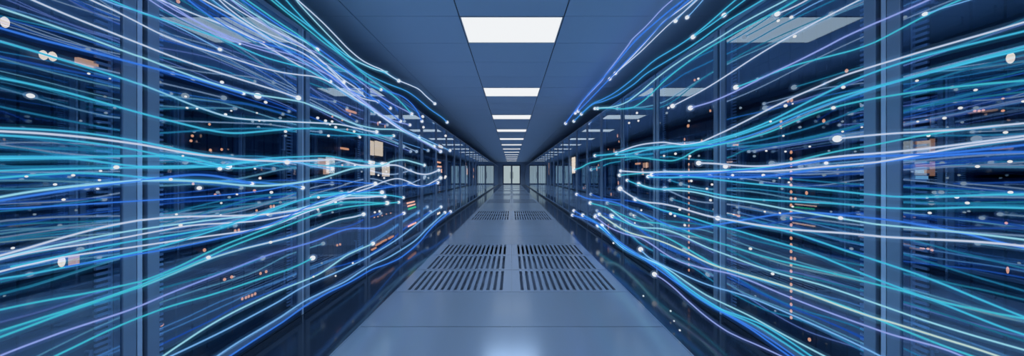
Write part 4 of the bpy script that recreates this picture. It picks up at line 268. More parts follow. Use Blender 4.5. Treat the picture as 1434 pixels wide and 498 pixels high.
LAMPS = [
(-1,0,2,1.022,1.714,0.0093,0.0204,'w'),
(-1,0,2,1.106,1.632,0.0101,0.0194,'w'),
(-1,0,2,1.128,1.636,0.0105,0.0197,'w'),
(-1,0,2,1.217,1.643,0.0286,0.0152,'a'),
(-1,0,1,1.151,0.820,0.0091,0.0230,'w'),
(-1,0,1,1.181,0.816,0.0096,0.0207,'a'),
(-1,1,3,1.553,2.112,0.0078,0.0101,'o'),
(-1,1,3,2.089,2.136,0.0073,0.0104,'o'),
(-1,1,2,1.714,1.474,0.0060,0.0086,'o'),
(-1,1,2,1.622,1.392,0.0061,0.0081,'o'),
(-1,1,2,1.615,1.363,0.0061,0.0081,'o'),
(-1,1,2,1.718,1.320,0.0060,0.0086,'o'),
(-1,1,2,1.786,1.330,0.0063,0.0089,'o'),
(-1,1,1,1.626,1.120,0.0057,0.0081,'o'),
(-1,1,1,1.747,1.051,0.0061,0.0070,'o'),
(-1,1,1,2.014,1.059,0.0091,0.0121,'o'),
(-1,1,1,2.060,1.150,0.0077,0.0103,'o'),
(-1,1,1,2.151,0.934,0.0075,0.0118,'o'),
(-1,1,1,2.177,0.934,0.0076,0.0120,'o'),
(-1,1,1,2.031,0.919,0.0066,0.0086,'o'),
(-1,1,1,1.874,0.804,0.0066,0.0112,'o'),
(-1,1,1,1.898,0.804,0.0066,0.0114,'o'),
(-1,1,1,1.686,0.727,0.0072,0.0110,'o'),
(-1,1,1,1.566,0.895,0.0070,0.0102,'o'),
(-1,1,0,1.804,0.511,0.0077,0.0104,'o'),
(-1,1,0,1.850,0.511,0.0079,0.0106,'o'),
(-1,1,0,2.062,0.461,0.0077,0.0113,'o'),
(-1,1,0,2.110,0.458,0.0079,0.0116,'o'),
(-1,1,0,1.923,0.338,0.0067,0.0106,'o'),
(-1,1,0,1.949,0.335,0.0068,0.0107,'o'),
(-1,1,0,1.970,0.335,0.0069,0.0108,'o'),
(-1,1,0,1.995,0.332,0.0070,0.0110,'o'),
(-1,1,0,2.019,0.332,0.0071,0.0111,'o'),
(-1,1,0,1.480,0.395,0.0074,0.0096,'o'),
(-1,3,2,3.685,1.524,0.0561,0.0921,'w'),
(-1,3,2,3.893,1.535,0.1044,0.0973,'w'),
(-1,3,2,3.714,1.267,0.0494,0.0928,'w'),
(-1,3,2,4.113,1.258,0.1072,0.1028,'w'),
(-1,2,2,2.704,1.293,0.0242,0.0406,'a'),
(-1,2,2,2.787,1.256,0.0321,0.0766,'a'),
(-1,4,2,4.597,1.267,0.0685,0.0910,'a'),
(-1,2,3,3.177,1.888,0.0487,0.0111,'o'),
(-1,2,3,3.278,1.894,0.0444,0.0098,'o'),
(-1,2,2,3.096,1.459,0.0660,0.0101,'o'),
(-1,3,3,3.872,1.872,0.0155,0.0290,'o'),
(-1,3,3,4.090,1.871,0.0153,0.0245,'o'),
(-1,2,3,2.887,1.764,0.0094,0.0115,'o'),
(-1,2,3,3.057,1.761,0.0099,0.0122,'o'),
(-1,2,2,3.150,1.677,0.0094,0.0142,'o'),
(-1,2,2,3.057,1.280,0.0099,0.0122,'o'),
(-1,2,3,3.205,1.854,0.0096,0.0128,'o'),
(-1,4,1,5.131,0.690,0.1813,0.0115,'o'),
(-1,4,0,5.167,0.635,0.1839,0.0116,'o'),
(-1,4,0,5.204,0.580,0.1865,0.0130,'g'),
(-1,3,0,3.771,0.618,0.0132,0.0094,'o'),
(-1,3,0,3.872,0.613,0.0136,0.0097,'o'),
(-1,3,0,4.000,0.610,0.0140,0.0100,'o'),
(-1,3,0,4.137,0.612,0.0145,0.0103,'o'),
(-1,3,0,4.283,0.608,0.0150,0.0107,'o'),
(-1,4,0,5.204,0.280,0.2000,0.0130,'o'),
(-1,6,0,7.014,0.236,0.2000,0.0210,'w'),
(-1,3,0,4.045,0.245,0.0901,0.0111,'o'),
(-1,3,0,3.893,0.240,0.0835,0.0107,'o'),
(-1,3,0,4.283,0.244,0.0884,0.0118,'o'),
(-1,3,0,3.752,0.208,0.0582,0.0094,'o'),
(-1,2,0,2.969,0.445,0.0097,0.0134,'o'),
(-1,2,0,3.019,0.441,0.0098,0.0136,'o'),
(-1,6,3,7.296,1.913,0.2000,0.0292,'w'),
(-1,6,2,7.083,1.501,0.2000,0.0195,'o'),
(-1,6,2,7.153,1.397,0.2000,0.0197,'o'),
(-1,6,2,7.371,1.294,0.0369,0.0479,'o'),
(-1,10,2,11.256,1.587,0.0338,0.1126,'o'),
(-1,10,2,11.616,1.339,0.0407,0.1307,'o'),
(-1,12,2,13.570,1.436,0.0339,0.0848,'o'),
(-1,12,1,13.570,1.131,0.0339,0.0679,'o'),
(-1,12,3,13.081,1.884,0.0327,0.0654,'o'),
(1,3,2,3.872,1.310,0.0620,0.0329,'a'),
(1,7,2,8.393,1.585,0.2000,0.1259,'w'),
(1,7,2,8.393,1.354,0.1747,0.1154,'w'),
(1,13,2,14.097,1.658,0.2000,0.1410,'a'),
(1,13,2,14.097,1.341,0.2000,0.1233,'a'),
(1,5,2,6.075,1.317,0.0213,0.0516,'o'),
(1,5,2,5.975,1.389,0.0149,0.0239,'o'),
(1,4,3,4.889,1.849,0.0147,0.0318,'o'),
(1,4,2,4.824,1.744,0.0133,0.0217,'o'),
(1,2,2,2.933,1.678,0.0176,0.0176,'o'),
(1,2,2,2.994,1.547,0.0082,0.0150,'o'),
(1,2,2,2.994,1.502,0.0075,0.0150,'o'),
(1,2,2,2.724,1.499,0.0082,0.0136,'o'),
(1,2,2,2.607,1.758,0.0085,0.0130,'o'),
(1,2,3,2.830,2.113,0.0099,0.0127,'o'),
(1,4,2,5.059,1.608,0.0152,0.0379,'o'),
(1,4,2,5.358,1.661,0.0134,0.0188,'o'),
(1,3,2,4.113,1.340,0.0699,0.0123,'o'),
(1,3,1,3.935,1.204,0.0197,0.0295,'o'),
(1,4,1,5.204,0.827,0.0182,0.0312,'o'),
(1,4,1,4.597,0.833,0.0160,0.0229,'o'),
(1,4,1,4.856,1.044,0.0146,0.0364,'o'),
(1,6,1,7.224,0.858,0.0271,0.0325,'o'),
(1,4,0,5.358,0.214,0.0134,0.0536,'o'),
(1,1,2,1.546,1.733,0.0066,0.0108,'o'),
(1,1,2,1.874,1.657,0.0066,0.0122,'o'),
(1,1,2,1.850,1.655,0.0074,0.0139,'o'),
(1,1,2,1.923,1.530,0.0072,0.0096,'o'),
(1,1,2,1.923,1.492,0.0072,0.0115,'o'),
(1,1,2,1.659,1.484,0.0066,0.0116,'o'),
(1,1,2,2.319,1.414,0.0309,0.0071,'o'),
(1,1,1,2.319,0.844,0.0389,0.0077,'o'),
(1,1,1,1.756,1.060,0.0066,0.0123,'o'),
(1,1,1,1.826,1.019,0.0068,0.0100,'o'),
(1,1,0,1.829,0.635,0.0069,0.0110,'o'),
(1,1,0,1.739,0.169,0.0074,0.0122,'o'),
(1,0,2,1.038,1.593,0.0089,0.0208,'w'),
(1,0,2,1.248,1.405,0.0056,0.0081,'o'),
(1,0,2,1.054,1.405,0.0040,0.0047,'o'),
(1,0,2,1.054,1.450,0.0034,0.0037,'o'),
(1,0,2,1.118,1.419,0.0039,0.0045,'o'),
(1,0,2,1.108,1.417,0.0039,0.0044,'o'),
(1,0,2,1.098,1.417,0.0038,0.0044,'o'),
(1,0,2,1.257,1.294,0.0261,0.0314,'s'),
(1,0,1,1.257,1.196,0.0261,0.0314,'s'),
(1,0,2,1.265,1.296,0.0107,0.0262,'s'),
(1,0,1,1.265,1.175,0.0140,0.0293,'p'),
(1,0,1,1.047,0.992,0.0034,0.0052,'o'),
(1,0,1,1.044,0.821,0.0031,0.0130,'o'),
(1,0,1,1.265,0.843,0.0045,0.0051,'o'),
(1,0,1,1.257,0.844,0.0044,0.0050,'o'),
(1,0,1,1.244,0.848,0.0044,0.0050,'o'),
(1,0,1,1.232,0.845,0.0043,0.0049,'o'),
(1,1,2,1.853,1.318,0.0069,0.0116,'o'),
(1,1,2,1.853,1.275,0.0069,0.0116,'o'),
(1,1,2,1.853,1.232,0.0069,0.0116,'o'),
(1,1,1,1.853,1.189,0.0069,0.0116,'o'),
(1,1,1,1.853,1.146,0.0069,0.0116,'o'),
(1,1,1,1.853,1.104,0.0069,0.0116,'o'),
(1,1,1,1.853,1.061,0.0069,0.0116,'o'),
(1,1,1,1.853,1.018,0.0069,0.0116,'o'),
(1,1,1,1.853,0.975,0.0069,0.0116,'o'),
(1,1,1,1.853,0.932,0.0069,0.0116,'o'),
(1,1,1,1.853,0.889,0.0069,0.0116,'o'),
(1,1,1,1.853,0.847,0.0069,0.0116,'o'),
(1,1,1,1.853,0.804,0.0069,0.0116,'o'),
(1,1,1,1.853,0.761,0.0069,0.0116,'o'),
(1,1,1,1.853,0.718,0.0069,0.0116,'o'),
(1,1,0,1.853,0.675,0.0069,0.0116,'o'),
(1,1,0,1.853,0.632,0.0069,0.0116,'o'),
(1,1,0,1.853,0.589,0.0069,0.0116,'o'),
(1,1,0,1.853,0.547,0.0069,0.0116,'o'),
(1,1,0,1.853,0.504,0.0069,0.0116,'o'),
(1,1,0,1.853,0.461,0.0069,0.0116,'o'),
(1,1,0,1.853,0.418,0.0069,0.0116,'o'),
(1,1,0,1.853,0.375,0.0069,0.0116,'o'),
(1,1,0,1.853,0.332,0.0069,0.0116,'o'),
(1,1,0,1.853,0.289,0.0069,0.0116,'o'),
(1,1,0,1.853,0.247,0.0069,0.0116,'o'),
(1,2,2,2.922,1.340,0.0080,0.0139,'o'),
(1,2,2,2.922,1.283,0.0080,0.0139,'o'),
(1,2,2,2.922,1.226,0.0080,0.0139,'o'),
(1,2,1,2.922,1.169,0.0080,0.0139,'o'),
(1,2,1,2.922,1.112,0.0080,0.0139,'o'),
(1,2,1,2.922,1.055,0.0080,0.0139,'o'),
(1,2,1,2.922,0.998,0.0080,0.0139,'o'),
(1,2,1,2.922,0.942,0.0080,0.0139,'o'),
(1,2,1,2.922,0.885,0.0080,0.0139,'o'),
(1,2,1,2.922,0.828,0.0080,0.0139,'o'),
(1,2,1,2.922,0.771,0.0080,0.0139,'o'),
(1,2,1,2.922,0.714,0.0080,0.0139,'o'),
(1,2,0,2.922,0.657,0.0080,0.0139,'o'),
(1,2,0,2.922,0.600,0.0080,0.0139,'o'),
(1,2,0,2.922,0.543,0.0080,0.0139,'o'),
(1,2,0,2.922,0.486,0.0080,0.0139,'o'),
(1,2,0,2.922,0.429,0.0080,0.0139,'o'),
(1,2,0,2.922,0.372,0.0080,0.0139,'o'),
(1,2,0,2.922,0.315,0.0080,0.0139,'o'),
(1,2,0,2.922,0.258,0.0080,0.0139,'o'),
(1,2,0,2.922,0.201,0.0080,0.0139,'o'),
]

# ------------------------------------------------------------------ materials
def new_mat(name):
    m = bpy.data.materials.new(name); m.use_nodes = True
    nt = m.node_tree; nt.nodes.clear()
    out = nt.nodes.new('ShaderNodeOutputMaterial')
    return m, nt, out

def pbr(name, col, rough=.5, metal=0., spec=.5, noise=0., nscale=8., stretch=None, bump=0.):
    m, nt, out = new_mat(name)
    b = nt.nodes.new('ShaderNodeBsdfPrincipled')
    b.inputs['Base Color'].default_value = (*col, 1)
    b.inputs['Roughness'].default_value = rough
    b.inputs['Metallic'].default_value = metal
    b.inputs['Specular IOR Level'].default_value = spec
    if noise:
        tc = nt.nodes.new('ShaderNodeTexCoord')
        mp = nt.nodes.new('ShaderNodeMapping')
        if stretch: mp.inputs['Scale'].default_value = stretch
        n = nt.nodes.new('ShaderNodeTexNoise'); n.inputs['Scale'].default_value = nscale
        n.inputs['Detail'].default_value = 4
        r = nt.nodes.new('ShaderNodeMapRange')
        r.inputs['To Min'].default_value = max(0, rough - noise); r.inputs['To Max'].default_value = min(1, rough + noise)
        nt.links.new(tc.outputs['Object'], mp.inputs['Vector']); nt.links.new(mp.outputs['Vector'], n.inputs['Vector'])
        nt.links.new(n.outputs['Fac'], r.inputs['Value']); nt.links.new(r.outputs['Result'], b.inputs['Roughness'])
        if bump:
            bp = nt.nodes.new('ShaderNodeBump'); bp.inputs['Strength'].default_value = bump; bp.inputs['Distance'].default_value = .002
            nt.links.new(n.outputs['Fac'], bp.inputs['Height']); nt.links.new(bp.outputs['Normal'], b.inputs['Normal'])
    nt.links.new(b.outputs['BSDF'], out.inputs['Surface'])
    return m

def emit(name, col, strength=1.):
    m, nt, out = new_mat(name)
    e = nt.nodes.new('ShaderNodeEmission')
    e.inputs['Color'].default_value = (*col, 1); e.inputs['Strength'].default_value = strength
    nt.links.new(e.outputs['Emission'], out.inputs['Surface'])
    return m

def srgb(r, g, b):
    f = lambda c: (c / 255 / 12.92) if c / 255 <= .04045 else ((c / 255 + .055) / 1.055) ** 2.4
    return (f(r), f(g), f(b))

def glass_mat(name):
    """coated door glass: clear, with a bluish mirror reflection that grows at grazing angles"""
    m, nt, out = new_mat(name)
    tr = nt.nodes.new('ShaderNodeBsdfTransparent'); tr.inputs['Color'].default_value = (.75, .84, .93, 1)
    gl = nt.nodes.new('ShaderNodeBsdfGlossy'); gl.inputs['Color'].default_value = (.80, .92, 1., 1); gl.inputs['Roughness'].default_value = .012
    lw = nt.nodes.new('ShaderNodeLayerWeight'); lw.inputs['Blend'].default_value = .5
    pw = nt.nodes.new('ShaderNodeMath'); pw.operation = 'POWER'; pw.inputs[1].default_value = 2.6
    fr = nt.nodes.new('ShaderNodeMath'); fr.operation = 'MULTIPLY_ADD'; fr.inputs[1].default_value = .62; fr.inputs[2].default_value = .34
    nt.links.new(lw.outputs['Facing'], pw.inputs[0]); nt.links.new(pw.outputs[0], fr.inputs[0])
    f2 = nt.nodes.new('ShaderNodeFresnel'); f2.inputs['IOR'].default_value = 1.6
    rc = nt.nodes.new('ShaderNodeMix'); rc.data_type = 'RGBA'
    rc.inputs[6].default_value = (.62, .86, 1.12, 1); rc.inputs[7].default_value = (.92, .97, 1., 1)
    nt.links.new(f2.outputs['Fac'], rc.inputs[0]); nt.links.new(rc.outputs[2], gl.inputs['Color'])
    ge = nt.nodes.new('ShaderNodeNewGeometry')
    inv = nt.nodes.new('ShaderNodeMath'); inv.operation = 'SUBTRACT'; inv.inputs[0].default_value = 1.
    mul = nt.nodes.new('ShaderNodeMath'); mul.operation = 'MULTIPLY'
    mix = nt.nodes.new('ShaderNodeMixShader')
    nt.links.new(ge.outputs['Backfacing'], inv.inputs[1])
    nt.links.new(fr.outputs[0], mul.inputs[0]); nt.links.new(inv.outputs[0], mul.inputs[1])
    nt.links.new(mul.outputs[0], mix.inputs['Fac'])
    nt.links.new(tr.outputs[0], mix.inputs[1]); nt.links.new(gl.outputs[0], mix.inputs[2])
    nt.links.new(mix.outputs[0], out.inputs['Surface'])
    return m

M = {}
M['glass'] = glass_mat('door_glass')
M['frame'] = pbr('rack_frame_steel', (.20, .30, .44), .36, .4, .5, noise=.05, nscale=5)
M['bar'] = pbr('seam_bar_steel', (.45, .60, .80), .3, .3)
M['rail'] = pbr('mounting_rail_steel', (.52, .68, .88), .45, .1)
M['cabinet'] = pbr('cabinet_navy', (.014, .03, .058), .5)
M['chassis'] = pbr('chassis_dark', (.014, .032, .064), .5, .0)
M['bezel'] = pbr('bezel_dark', (.016, .036, .07), .45, .1)
M['ceil'] = pbr('ceiling_tile', (.54, .68, .86), .75, 0, .25, noise=.08, nscale=30)
M['ceilgap'] = pbr('ceiling_gap', (.02, .03, .05), .9)
M['ceilframe'] = pbr('light_frame', (.55, .6, .66), .5)
M['walk'] = pbr('walkway_panel', (.26, .325, .42), .18, .55, .6)
M['grille'] = pbr('floor_grille_steel', (.23, .29, .39), .23, .45, .6)
M['floor'] = pbr('side_floor_gloss', (.012, .02, .036), .10, 0, .6, noise=.03, nscale=2)
M['pit'] = pbr('underfloor', (.07, .10, .16), .9)
M['wall'] = pbr('wall_blue', (.36, .46, .62), .6)
M['doorframe'] = pbr('door_frame', (.09, .12, .18), .5, .3)
M['handle'] = pbr('door_handle', (.03, .04, .055), .35, .8)
M['doorglass'] = emit('frosted_lit_door_glass', srgb(166, 182, 186), 1.)
M['panel'] = emit('light_diffuser', (.88, .90, .92), 1.)
M['lamp_o'] = emit('amber_lamp', srgb(230, 152, 112), 2.0)
M['lamp_w'] = emit('warm_white_lamp', srgb(240, 204, 170), 2.1)
M['lamp_a'] = emit('dim_amber_display', srgb(190, 138, 108), 1.9)
M['lamp_s'] = emit('salmon_display', srgb(160, 108, 84), 1.3)
M['lamp_p'] = emit('pale_cyan_display', srgb(110, 160, 190), 1.6)
M['lamp_g'] = emit('green_lamp', srgb(40, 150, 90), 2.0)
for kd in 'ogwa':
    c_ = M['lamp_' + kd].node_tree.nodes['Emission'].inputs
    M['lampb_' + kd] = emit('bright_' + M['lamp_' + kd].name, tuple(c_[0].default_value)[:3], c_[1].default_value * 2.2)
M['bead'] = emit('bead_glow', srgb(222, 224, 226), 1.)

def strand_mat():
    m, nt, out = new_mat('glowing_strand')
    a = nt.nodes.new('ShaderNodeAttribute'); a.attribute_name = 'glow'
    e = nt.nodes.new('ShaderNodeEmission')
    nt.links.new(a.outputs['Color'], e.inputs['Color'])
    nt.links.new(e.outputs['Emission'], out.inputs['Surface'])
    return m
M['strand'] = strand_mat()

def halo_mat(name, col):
    '''added shell imitating the soft halo around a strand or bead: lets everything through and adds a little light'''
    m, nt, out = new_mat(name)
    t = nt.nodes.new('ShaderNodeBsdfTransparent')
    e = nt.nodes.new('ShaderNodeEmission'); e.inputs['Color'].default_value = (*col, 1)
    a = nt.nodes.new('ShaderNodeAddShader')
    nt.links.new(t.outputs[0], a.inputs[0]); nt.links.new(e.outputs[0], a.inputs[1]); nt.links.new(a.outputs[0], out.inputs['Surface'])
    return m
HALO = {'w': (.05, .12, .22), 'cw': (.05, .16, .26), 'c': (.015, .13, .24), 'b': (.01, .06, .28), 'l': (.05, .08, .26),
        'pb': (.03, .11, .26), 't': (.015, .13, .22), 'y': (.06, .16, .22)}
SH_IN = {k: halo_mat('strand_glow_inner', tuple(c * .30 for c in v)) for k, v in HALO.items()}
SH_OUT = {k: halo_mat('strand_glow_outer', tuple(c * .085 for c in v)) for k, v in HALO.items()}
SH_BEAD = halo_mat('bead_halo_shell', (.022, .036, .06))

# ------------------------------------------------------------------ helpers
def add_box(bm, x0, x1, y0, y1, z0, z1):
    x0, x1 = min(x0, x1), max(x0, x1)
    v = [bm.verts.new(p) for p in ((x0, y0, z0), (x1, y0, z0), (x1, y1, z0), (x0, y1, z0),
                                   (x0, y0, z1), (x1, y0, z1), (x1, y1, z1), (x0, y1, z1))]
    for f in ((0, 3, 2, 1), (4, 5, 6, 7), (0, 1, 5, 4), (1, 2, 6, 5), (2, 3, 7, 6), (3, 0, 4, 7)):
        bm.faces.new([v[i] for i in f])

def add_cyl(bm, c, axis, r, length, n=12):
    mat = Matrix.Translation(c)
    if axis == 'x': mat = mat @ Matrix.Rotation(PI / 2, 4, 'Y')
    if axis == 'y': mat = mat @ Matrix.Rotation(PI / 2, 4, 'X')
    bmesh.ops.create_cone(bm, cap_ends=True, segments=n, radius1=r, radius2=r, depth=length, matrix=mat)

def mesh_of(name, bm, mat, smooth=False):
    me = bpy.data.meshes.new(name); bm.to_mesh(me); bm.free()
    me.materials.append(mat)
    if smooth:
        for p in me.polygons: p.use_smooth = True
    return me

def link(name, me, parent=None, loc=None):
    o = bpy.data.objects.new(name, me); COL.objects.link(o)
    if loc: o.location = loc
    if parent: o.parent = parent
    return o

def obj(name, bm, mat, parent=None, smooth=False, loc=None, bevel=0.):
    o = link(name, mesh_of(name, bm, mat, smooth), parent, loc)
    if bevel:
        b = o.modifiers.new('bevel', 'BEVEL'); b.width = bevel; b.segments = 2; b.limit_method = 'ANGLE'
    return o

def tag(o, label, cat, group=None):
    o['label'] = label; o['category'] = cat
    if group: o['group'] = group
    return o

def empty(name, loc, label, cat, group=None):
    o = bpy.data.objects.new(name, None); COL.objects.link(o)
    o.location = loc; o.empty_display_size = .1
    return tag(o, label, cat, group)

def struct(o):
    o['kind'] = 'structure'; return o

def copy_tree(src, parent=None):
    c = src.copy(); COL.objects.link(c)
    if parent: c.parent = parent
    for ch in list(src.children): copy_tree(ch, c)
    return c

# ------------------------------------------------------------------ room shell
bm = bmesh.new()
add_box(bm, -SIDE_X, SIDE_X, BACK_Y, END_Y, -.30, -.28)                # under-floor
for s in (-1, 1): add_box(bm, s * WALK, s * SIDE_X, BACK_Y, END_Y, -.28, -.004)
floor = struct(obj('floor', bm, M['floor']))

# raised walkway: plain panels between the grille rows, with seams
bm = bmesh.new(); g = .0035
first = 2.875
grille_rows = []
j = -8
while True:
    y0 = first + j * TILE; y1 = y0 + TILE
    if y0 > END_Y - .02: break
    y1 = min(y1, END_Y)
    if (j % 7) in (0, 1, 2) and j >= 0 and y1 < END_Y - .1: grille_rows.append((j, y0, y1))
    else:
        for s in (-1, 1):
            add_box(bm, s * g, s * (WALK - .012), y0 + g, y1 - g, -.03, .0)
    j += 1
for s in (-1, 1): add_box(bm, s * (WALK - .010), s * WALK, BACK_Y, END_Y, -.28, .001)   # edge trim
add_box(bm, -.006, .006, BACK_Y, END_Y, -.04, -.012)
walk = struct(obj('floor_walkway', bm, M['walk'], floor)); 

bm = bmesh.new(); add_box(bm, -WALK + .012, WALK - .012, BACK_Y, END_Y, -.26, -.25)
pit = struct(obj('floor_void', bm, M['pit'], floor))

def grille_bm(s):
    b = bmesh.new(); x0, x1 = g, WALK - .012
    n = 15; a0, a1 = .075, 1.085; pitch = (a1 - a0) / n; y0, y1 = g, TILE - g
    add_box(b, s * x0, s * a0, y0, y1, -.03, 0); add_box(b, s * a1, s * x1, y0, y1, -.03, 0)
    add_box(b, s * a0, s * a1, y0, y0 + .042, -.03, 0); add_box(b, s * a0, s * a1, y1 - .042, y1, -.03, 0)
    for i in range(n + 1):
        c = a0 + i * pitch
        add_box(b, s * max(a0, c - .018), s * min(a1, c + .018), y0 + .042, y1 - .042, -.025, 0)
    return b
gm = {s: mesh_of('floor_grille', grille_bm(s), M['grille']) for s in (-1, 1)}
for j, y0, y1 in grille_rows:
    blk, row = j // 7, j % 7
    for s in (-1, 1):
        side = 'left' if s < 0 else 'right'
        o = link('floor_grille', gm[s], None, (0, y0, 0))
        tag(o, 'slotted steel floor grille, %s half, %s row of the %s block from the camera' % (side, ('near', 'middle', 'far')[row], ORD[blk]),
            'floor grille', 'slotted floor grilles along the walkway')

# ceiling tiles with open joints, the light fittings take the place of tiles
LW = .606
lights_y = [3.297 + 4 * TILE * k for k in range(-2, 13)]
bm = bmesh.new()
add_box(bm, -SIDE_X, SIDE_X, BACK_Y, END_Y, CEIL + .10, CEIL + .12)
ceil = struct(obj('ceiling', bm, M['ceilgap']))
bm = bmesh.new()
xs = [-SIDE_X, -3 * LW, -LW, LW, 3 * LW, SIDE_X]
k = -10
while True:
    y0 = 3.297 + k * TILE; y1 = min(y0 + TILE, END_Y)
    if y0 > END_Y - .02: break
    for i in range(5):
        if i == 2 and k % 4 == 0 and k >= -8 and y0 < lights_y[-1] + .1: continue
        add_box(bm, xs[i] + (.007 if i else 0), xs[i + 1] - (.007 if i < 4 else 0), y0 + .0035, y1 - .0035, CEIL, CEIL + .02)
    k += 1
struct(obj('ceiling_tiles', bm, M['ceil'], ceil))

def light_proto():
    root = empty('ceiling_light', (0, 0, CEIL), 'x', 'ceiling light', 'square light panels down the ceiling')
    b = bmesh.new(); t = .012
    add_box(b, -LW + .004, LW - .004, .004, .004 + t, -.004, .05); add_box(b, -LW + .004, LW - .004, TILE - .004 - t, TILE - .004, -.004, .05)
    for s in (-1, 1): add_box(b, s * (LW - .004 - t), s * (LW - .004), .004, TILE - .004, -.004, .05)
    add_box(b, -LW + .004, LW - .004, .004, TILE - .004, .04, .06)
    obj('light_frame', b, M['ceilframe'], root)
    b = bmesh.new(); add_box(b, -LW + .016, LW - .016, .016, TILE - .016, .004, .014)
    obj('diffuser', b, M['panel'], root)
    L = bpy.data.lights.new('added_panel_lamp', 'AREA'); L.shape = 'RECTANGLE'; L.size = 2 * LW - .05; L.size_y = TILE - .05
    L.energy = 36; L.color = (.62, .80, 1.); L.spread = math.radians(118)  # added lamp below the diffuser lights the room; limited spread keeps it unseen
    lo = bpy.data.objects.new('added_panel_lamp', L); COL.objects.link(lo); lo.parent = root; lo.location = (0, TILE / 2, .001)
    return root
lp = light_proto()
for i, y in enumerate(lights_y):
    o = lp if i == 0 else copy_tree(lp)
    o.location = (0, y, CEIL)
    o['label'] = ('glowing white ceiling panel above and behind the camera' if i == 0 else 'glowing white ceiling panel directly over the camera, out of frame' if i == 1
                  else 'glowing white rectangular ceiling panel over the walkway, %s from the camera' % ORD[i - 2])

def wall(name, *a):
    b = bmesh.new(); add_box(b, *a); return struct(obj(name, b, M['wall']))
wall('wall_left', -SIDE_X - .1, -SIDE_X, BACK_Y, END_Y, -.28, CEIL + .1)
wall('wall_right', SIDE_X, SIDE_X + .1, BACK_Y, END_Y, -.28, CEIL + .1)
wall('wall_back', -SIDE_X, SIDE_X, BACK_Y - .1, BACK_Y, -.28, CEIL + .1)
b = bmesh.new(); DW, DH = 1.19, 2.66
add_box(b, -SIDE_X, -DW, END_Y, END_Y + .15, -.28, CEIL + .1); add_box(b, DW, SIDE_X, END_Y, END_Y + .15, -.28, CEIL + .1)
add_box(b, -DW, DW, END_Y, END_Y + .15, DH, CEIL + .1)
struct(obj('wall_end', b, M['wall']))
# the lit double glass door
b = bmesh.new()
for s in (-1, 1): add_box(b, s * (DW - .05), s * DW, END_Y - .01, END_Y + .12, 0, DH)
add_box(b, -DW, DW, END_Y - .01, END_Y + .12, DH - .06, DH); add_box(b, -DW, DW, END_Y, END_Y + .12, -.03, .03)
door = struct(obj('door_1', b, M['doorframe']))
for s in (-1, 1):
    b = bmesh.new()
    add_box(b, s * .012, s * .10, END_Y + .02, END_Y + .07, .03, DH - .06); add_box(b, s * 1.07, s * (DW - .05), END_Y + .02, END_Y + .07, .03, DH - .06)
    add_box(b, s * .10, s * 1.07, END_Y + .02, END_Y + .07, .03, .16); add_box(b, s * .10, s * 1.07, END_Y + .02, END_Y + .07, DH - .16, DH - .06)
    leaf = obj('door_leaf', b, M['doorframe'], door)
    b = bmesh.new(); add_box(b, s * .10, s * 1.07, END_Y + .04, END_Y + .05, .16, DH - .16)
    obj('door_pane', b, M['doorglass'], leaf)
    b = bmesh.new(); add_cyl(b, (s * .17, END_Y - .05, 1.25), 'z', .022, .9)
    for z in (.9, 1.6): add_cyl(b, (s * .17, END_Y - .01, z), 'y', .014, .08)
    obj('door_handle', b, M['handle'], leaf)

# ------------------------------------------------------------------ server racks
# built facing +X (aisle side) for the left row: local x 0 = door plane, negative = into the rack
def rack_proto(s):
    """s = -1 left row, 1 right row; local origin on the floor at the door plane, near side"""
    d = s                                   # direction from the aisle into the rack
    root = empty('server_rack', (0, 0, 0), 'x', 'server rack', 'glass fronted server racks lining the aisle')
    y0, y1 = .020, RACK_P - .020; st = .047
    b = bmesh.new()
    add_box(b, d * .05, d * 1.02, y0, y0 + .02, .0, RTOP); add_box(b, d * .05, d * 1.02, y1 - .02, y1, .0, RTOP)
    add_box(b, d * 1.0, d * 1.02, y0 + .02, y1 - .02, .0, RTOP)
    add_box(b, d * .05, d * 1.0, y0 + .02, y1 - .02, RTOP - .02, RTOP); add_box(b, d * .05, d * 1.0, y0 + .02, y1 - .02, .0, .10)
    obj('cabinet', b, M['cabinet'], root)
    b = bmesh.new()
    add_box(b, 0, d * .045, y0, y0 + st, .05, RTOP); add_box(b, 0, d * .045, y1 - st, y1, .05, RTOP)
    add_box(b, 0, d * .045, y0 + st, y1 - st, RTOP - .035, RTOP); add_box(b, 0, d * .045, y0 + st, y1 - st, .05, .09)
    obj('door_frame', b, M['frame'], root, bevel=.003)
    b = bmesh.new(); add_box(b, d * .008, d * .014, y0 + st, y1 - st, .09, RTOP - .035)
    obj('glass_pane', b, M['glass'], root)
    b = bmesh.new(); add_box(b, d * .012, d * .05, y0, y1, .0, .045)
    obj('plinth', b, M['bezel'], root)
    b = bmesh.new(); add_box(b, d * .012, d * .03, -.009, .009, .0, RTOP)
    obj('seam_bar', b, M['bar'], root)
    for e in (0, 1):                        # slotted mounting rails behind the glass
        b = bmesh.new()
        a, c = (y0 + st, y0 + st + .052) if e == 0 else (y1 - st - .052, y1 - st)
        n = int((RTOP - .2) / .0255)
        for i in range(n):
            z = .12 + i * .0255
            add_box(b, d * .046, d * .056, a, c, z, z + .011)
        ed = (a, a + .006) if e == 0 else (c - .006, c)
        add_box(b, d * .046, d * .060, ed[0], ed[1], .10, RTOP - .02)
        obj('mounting_rail', b, M['rail'], root)
    return root

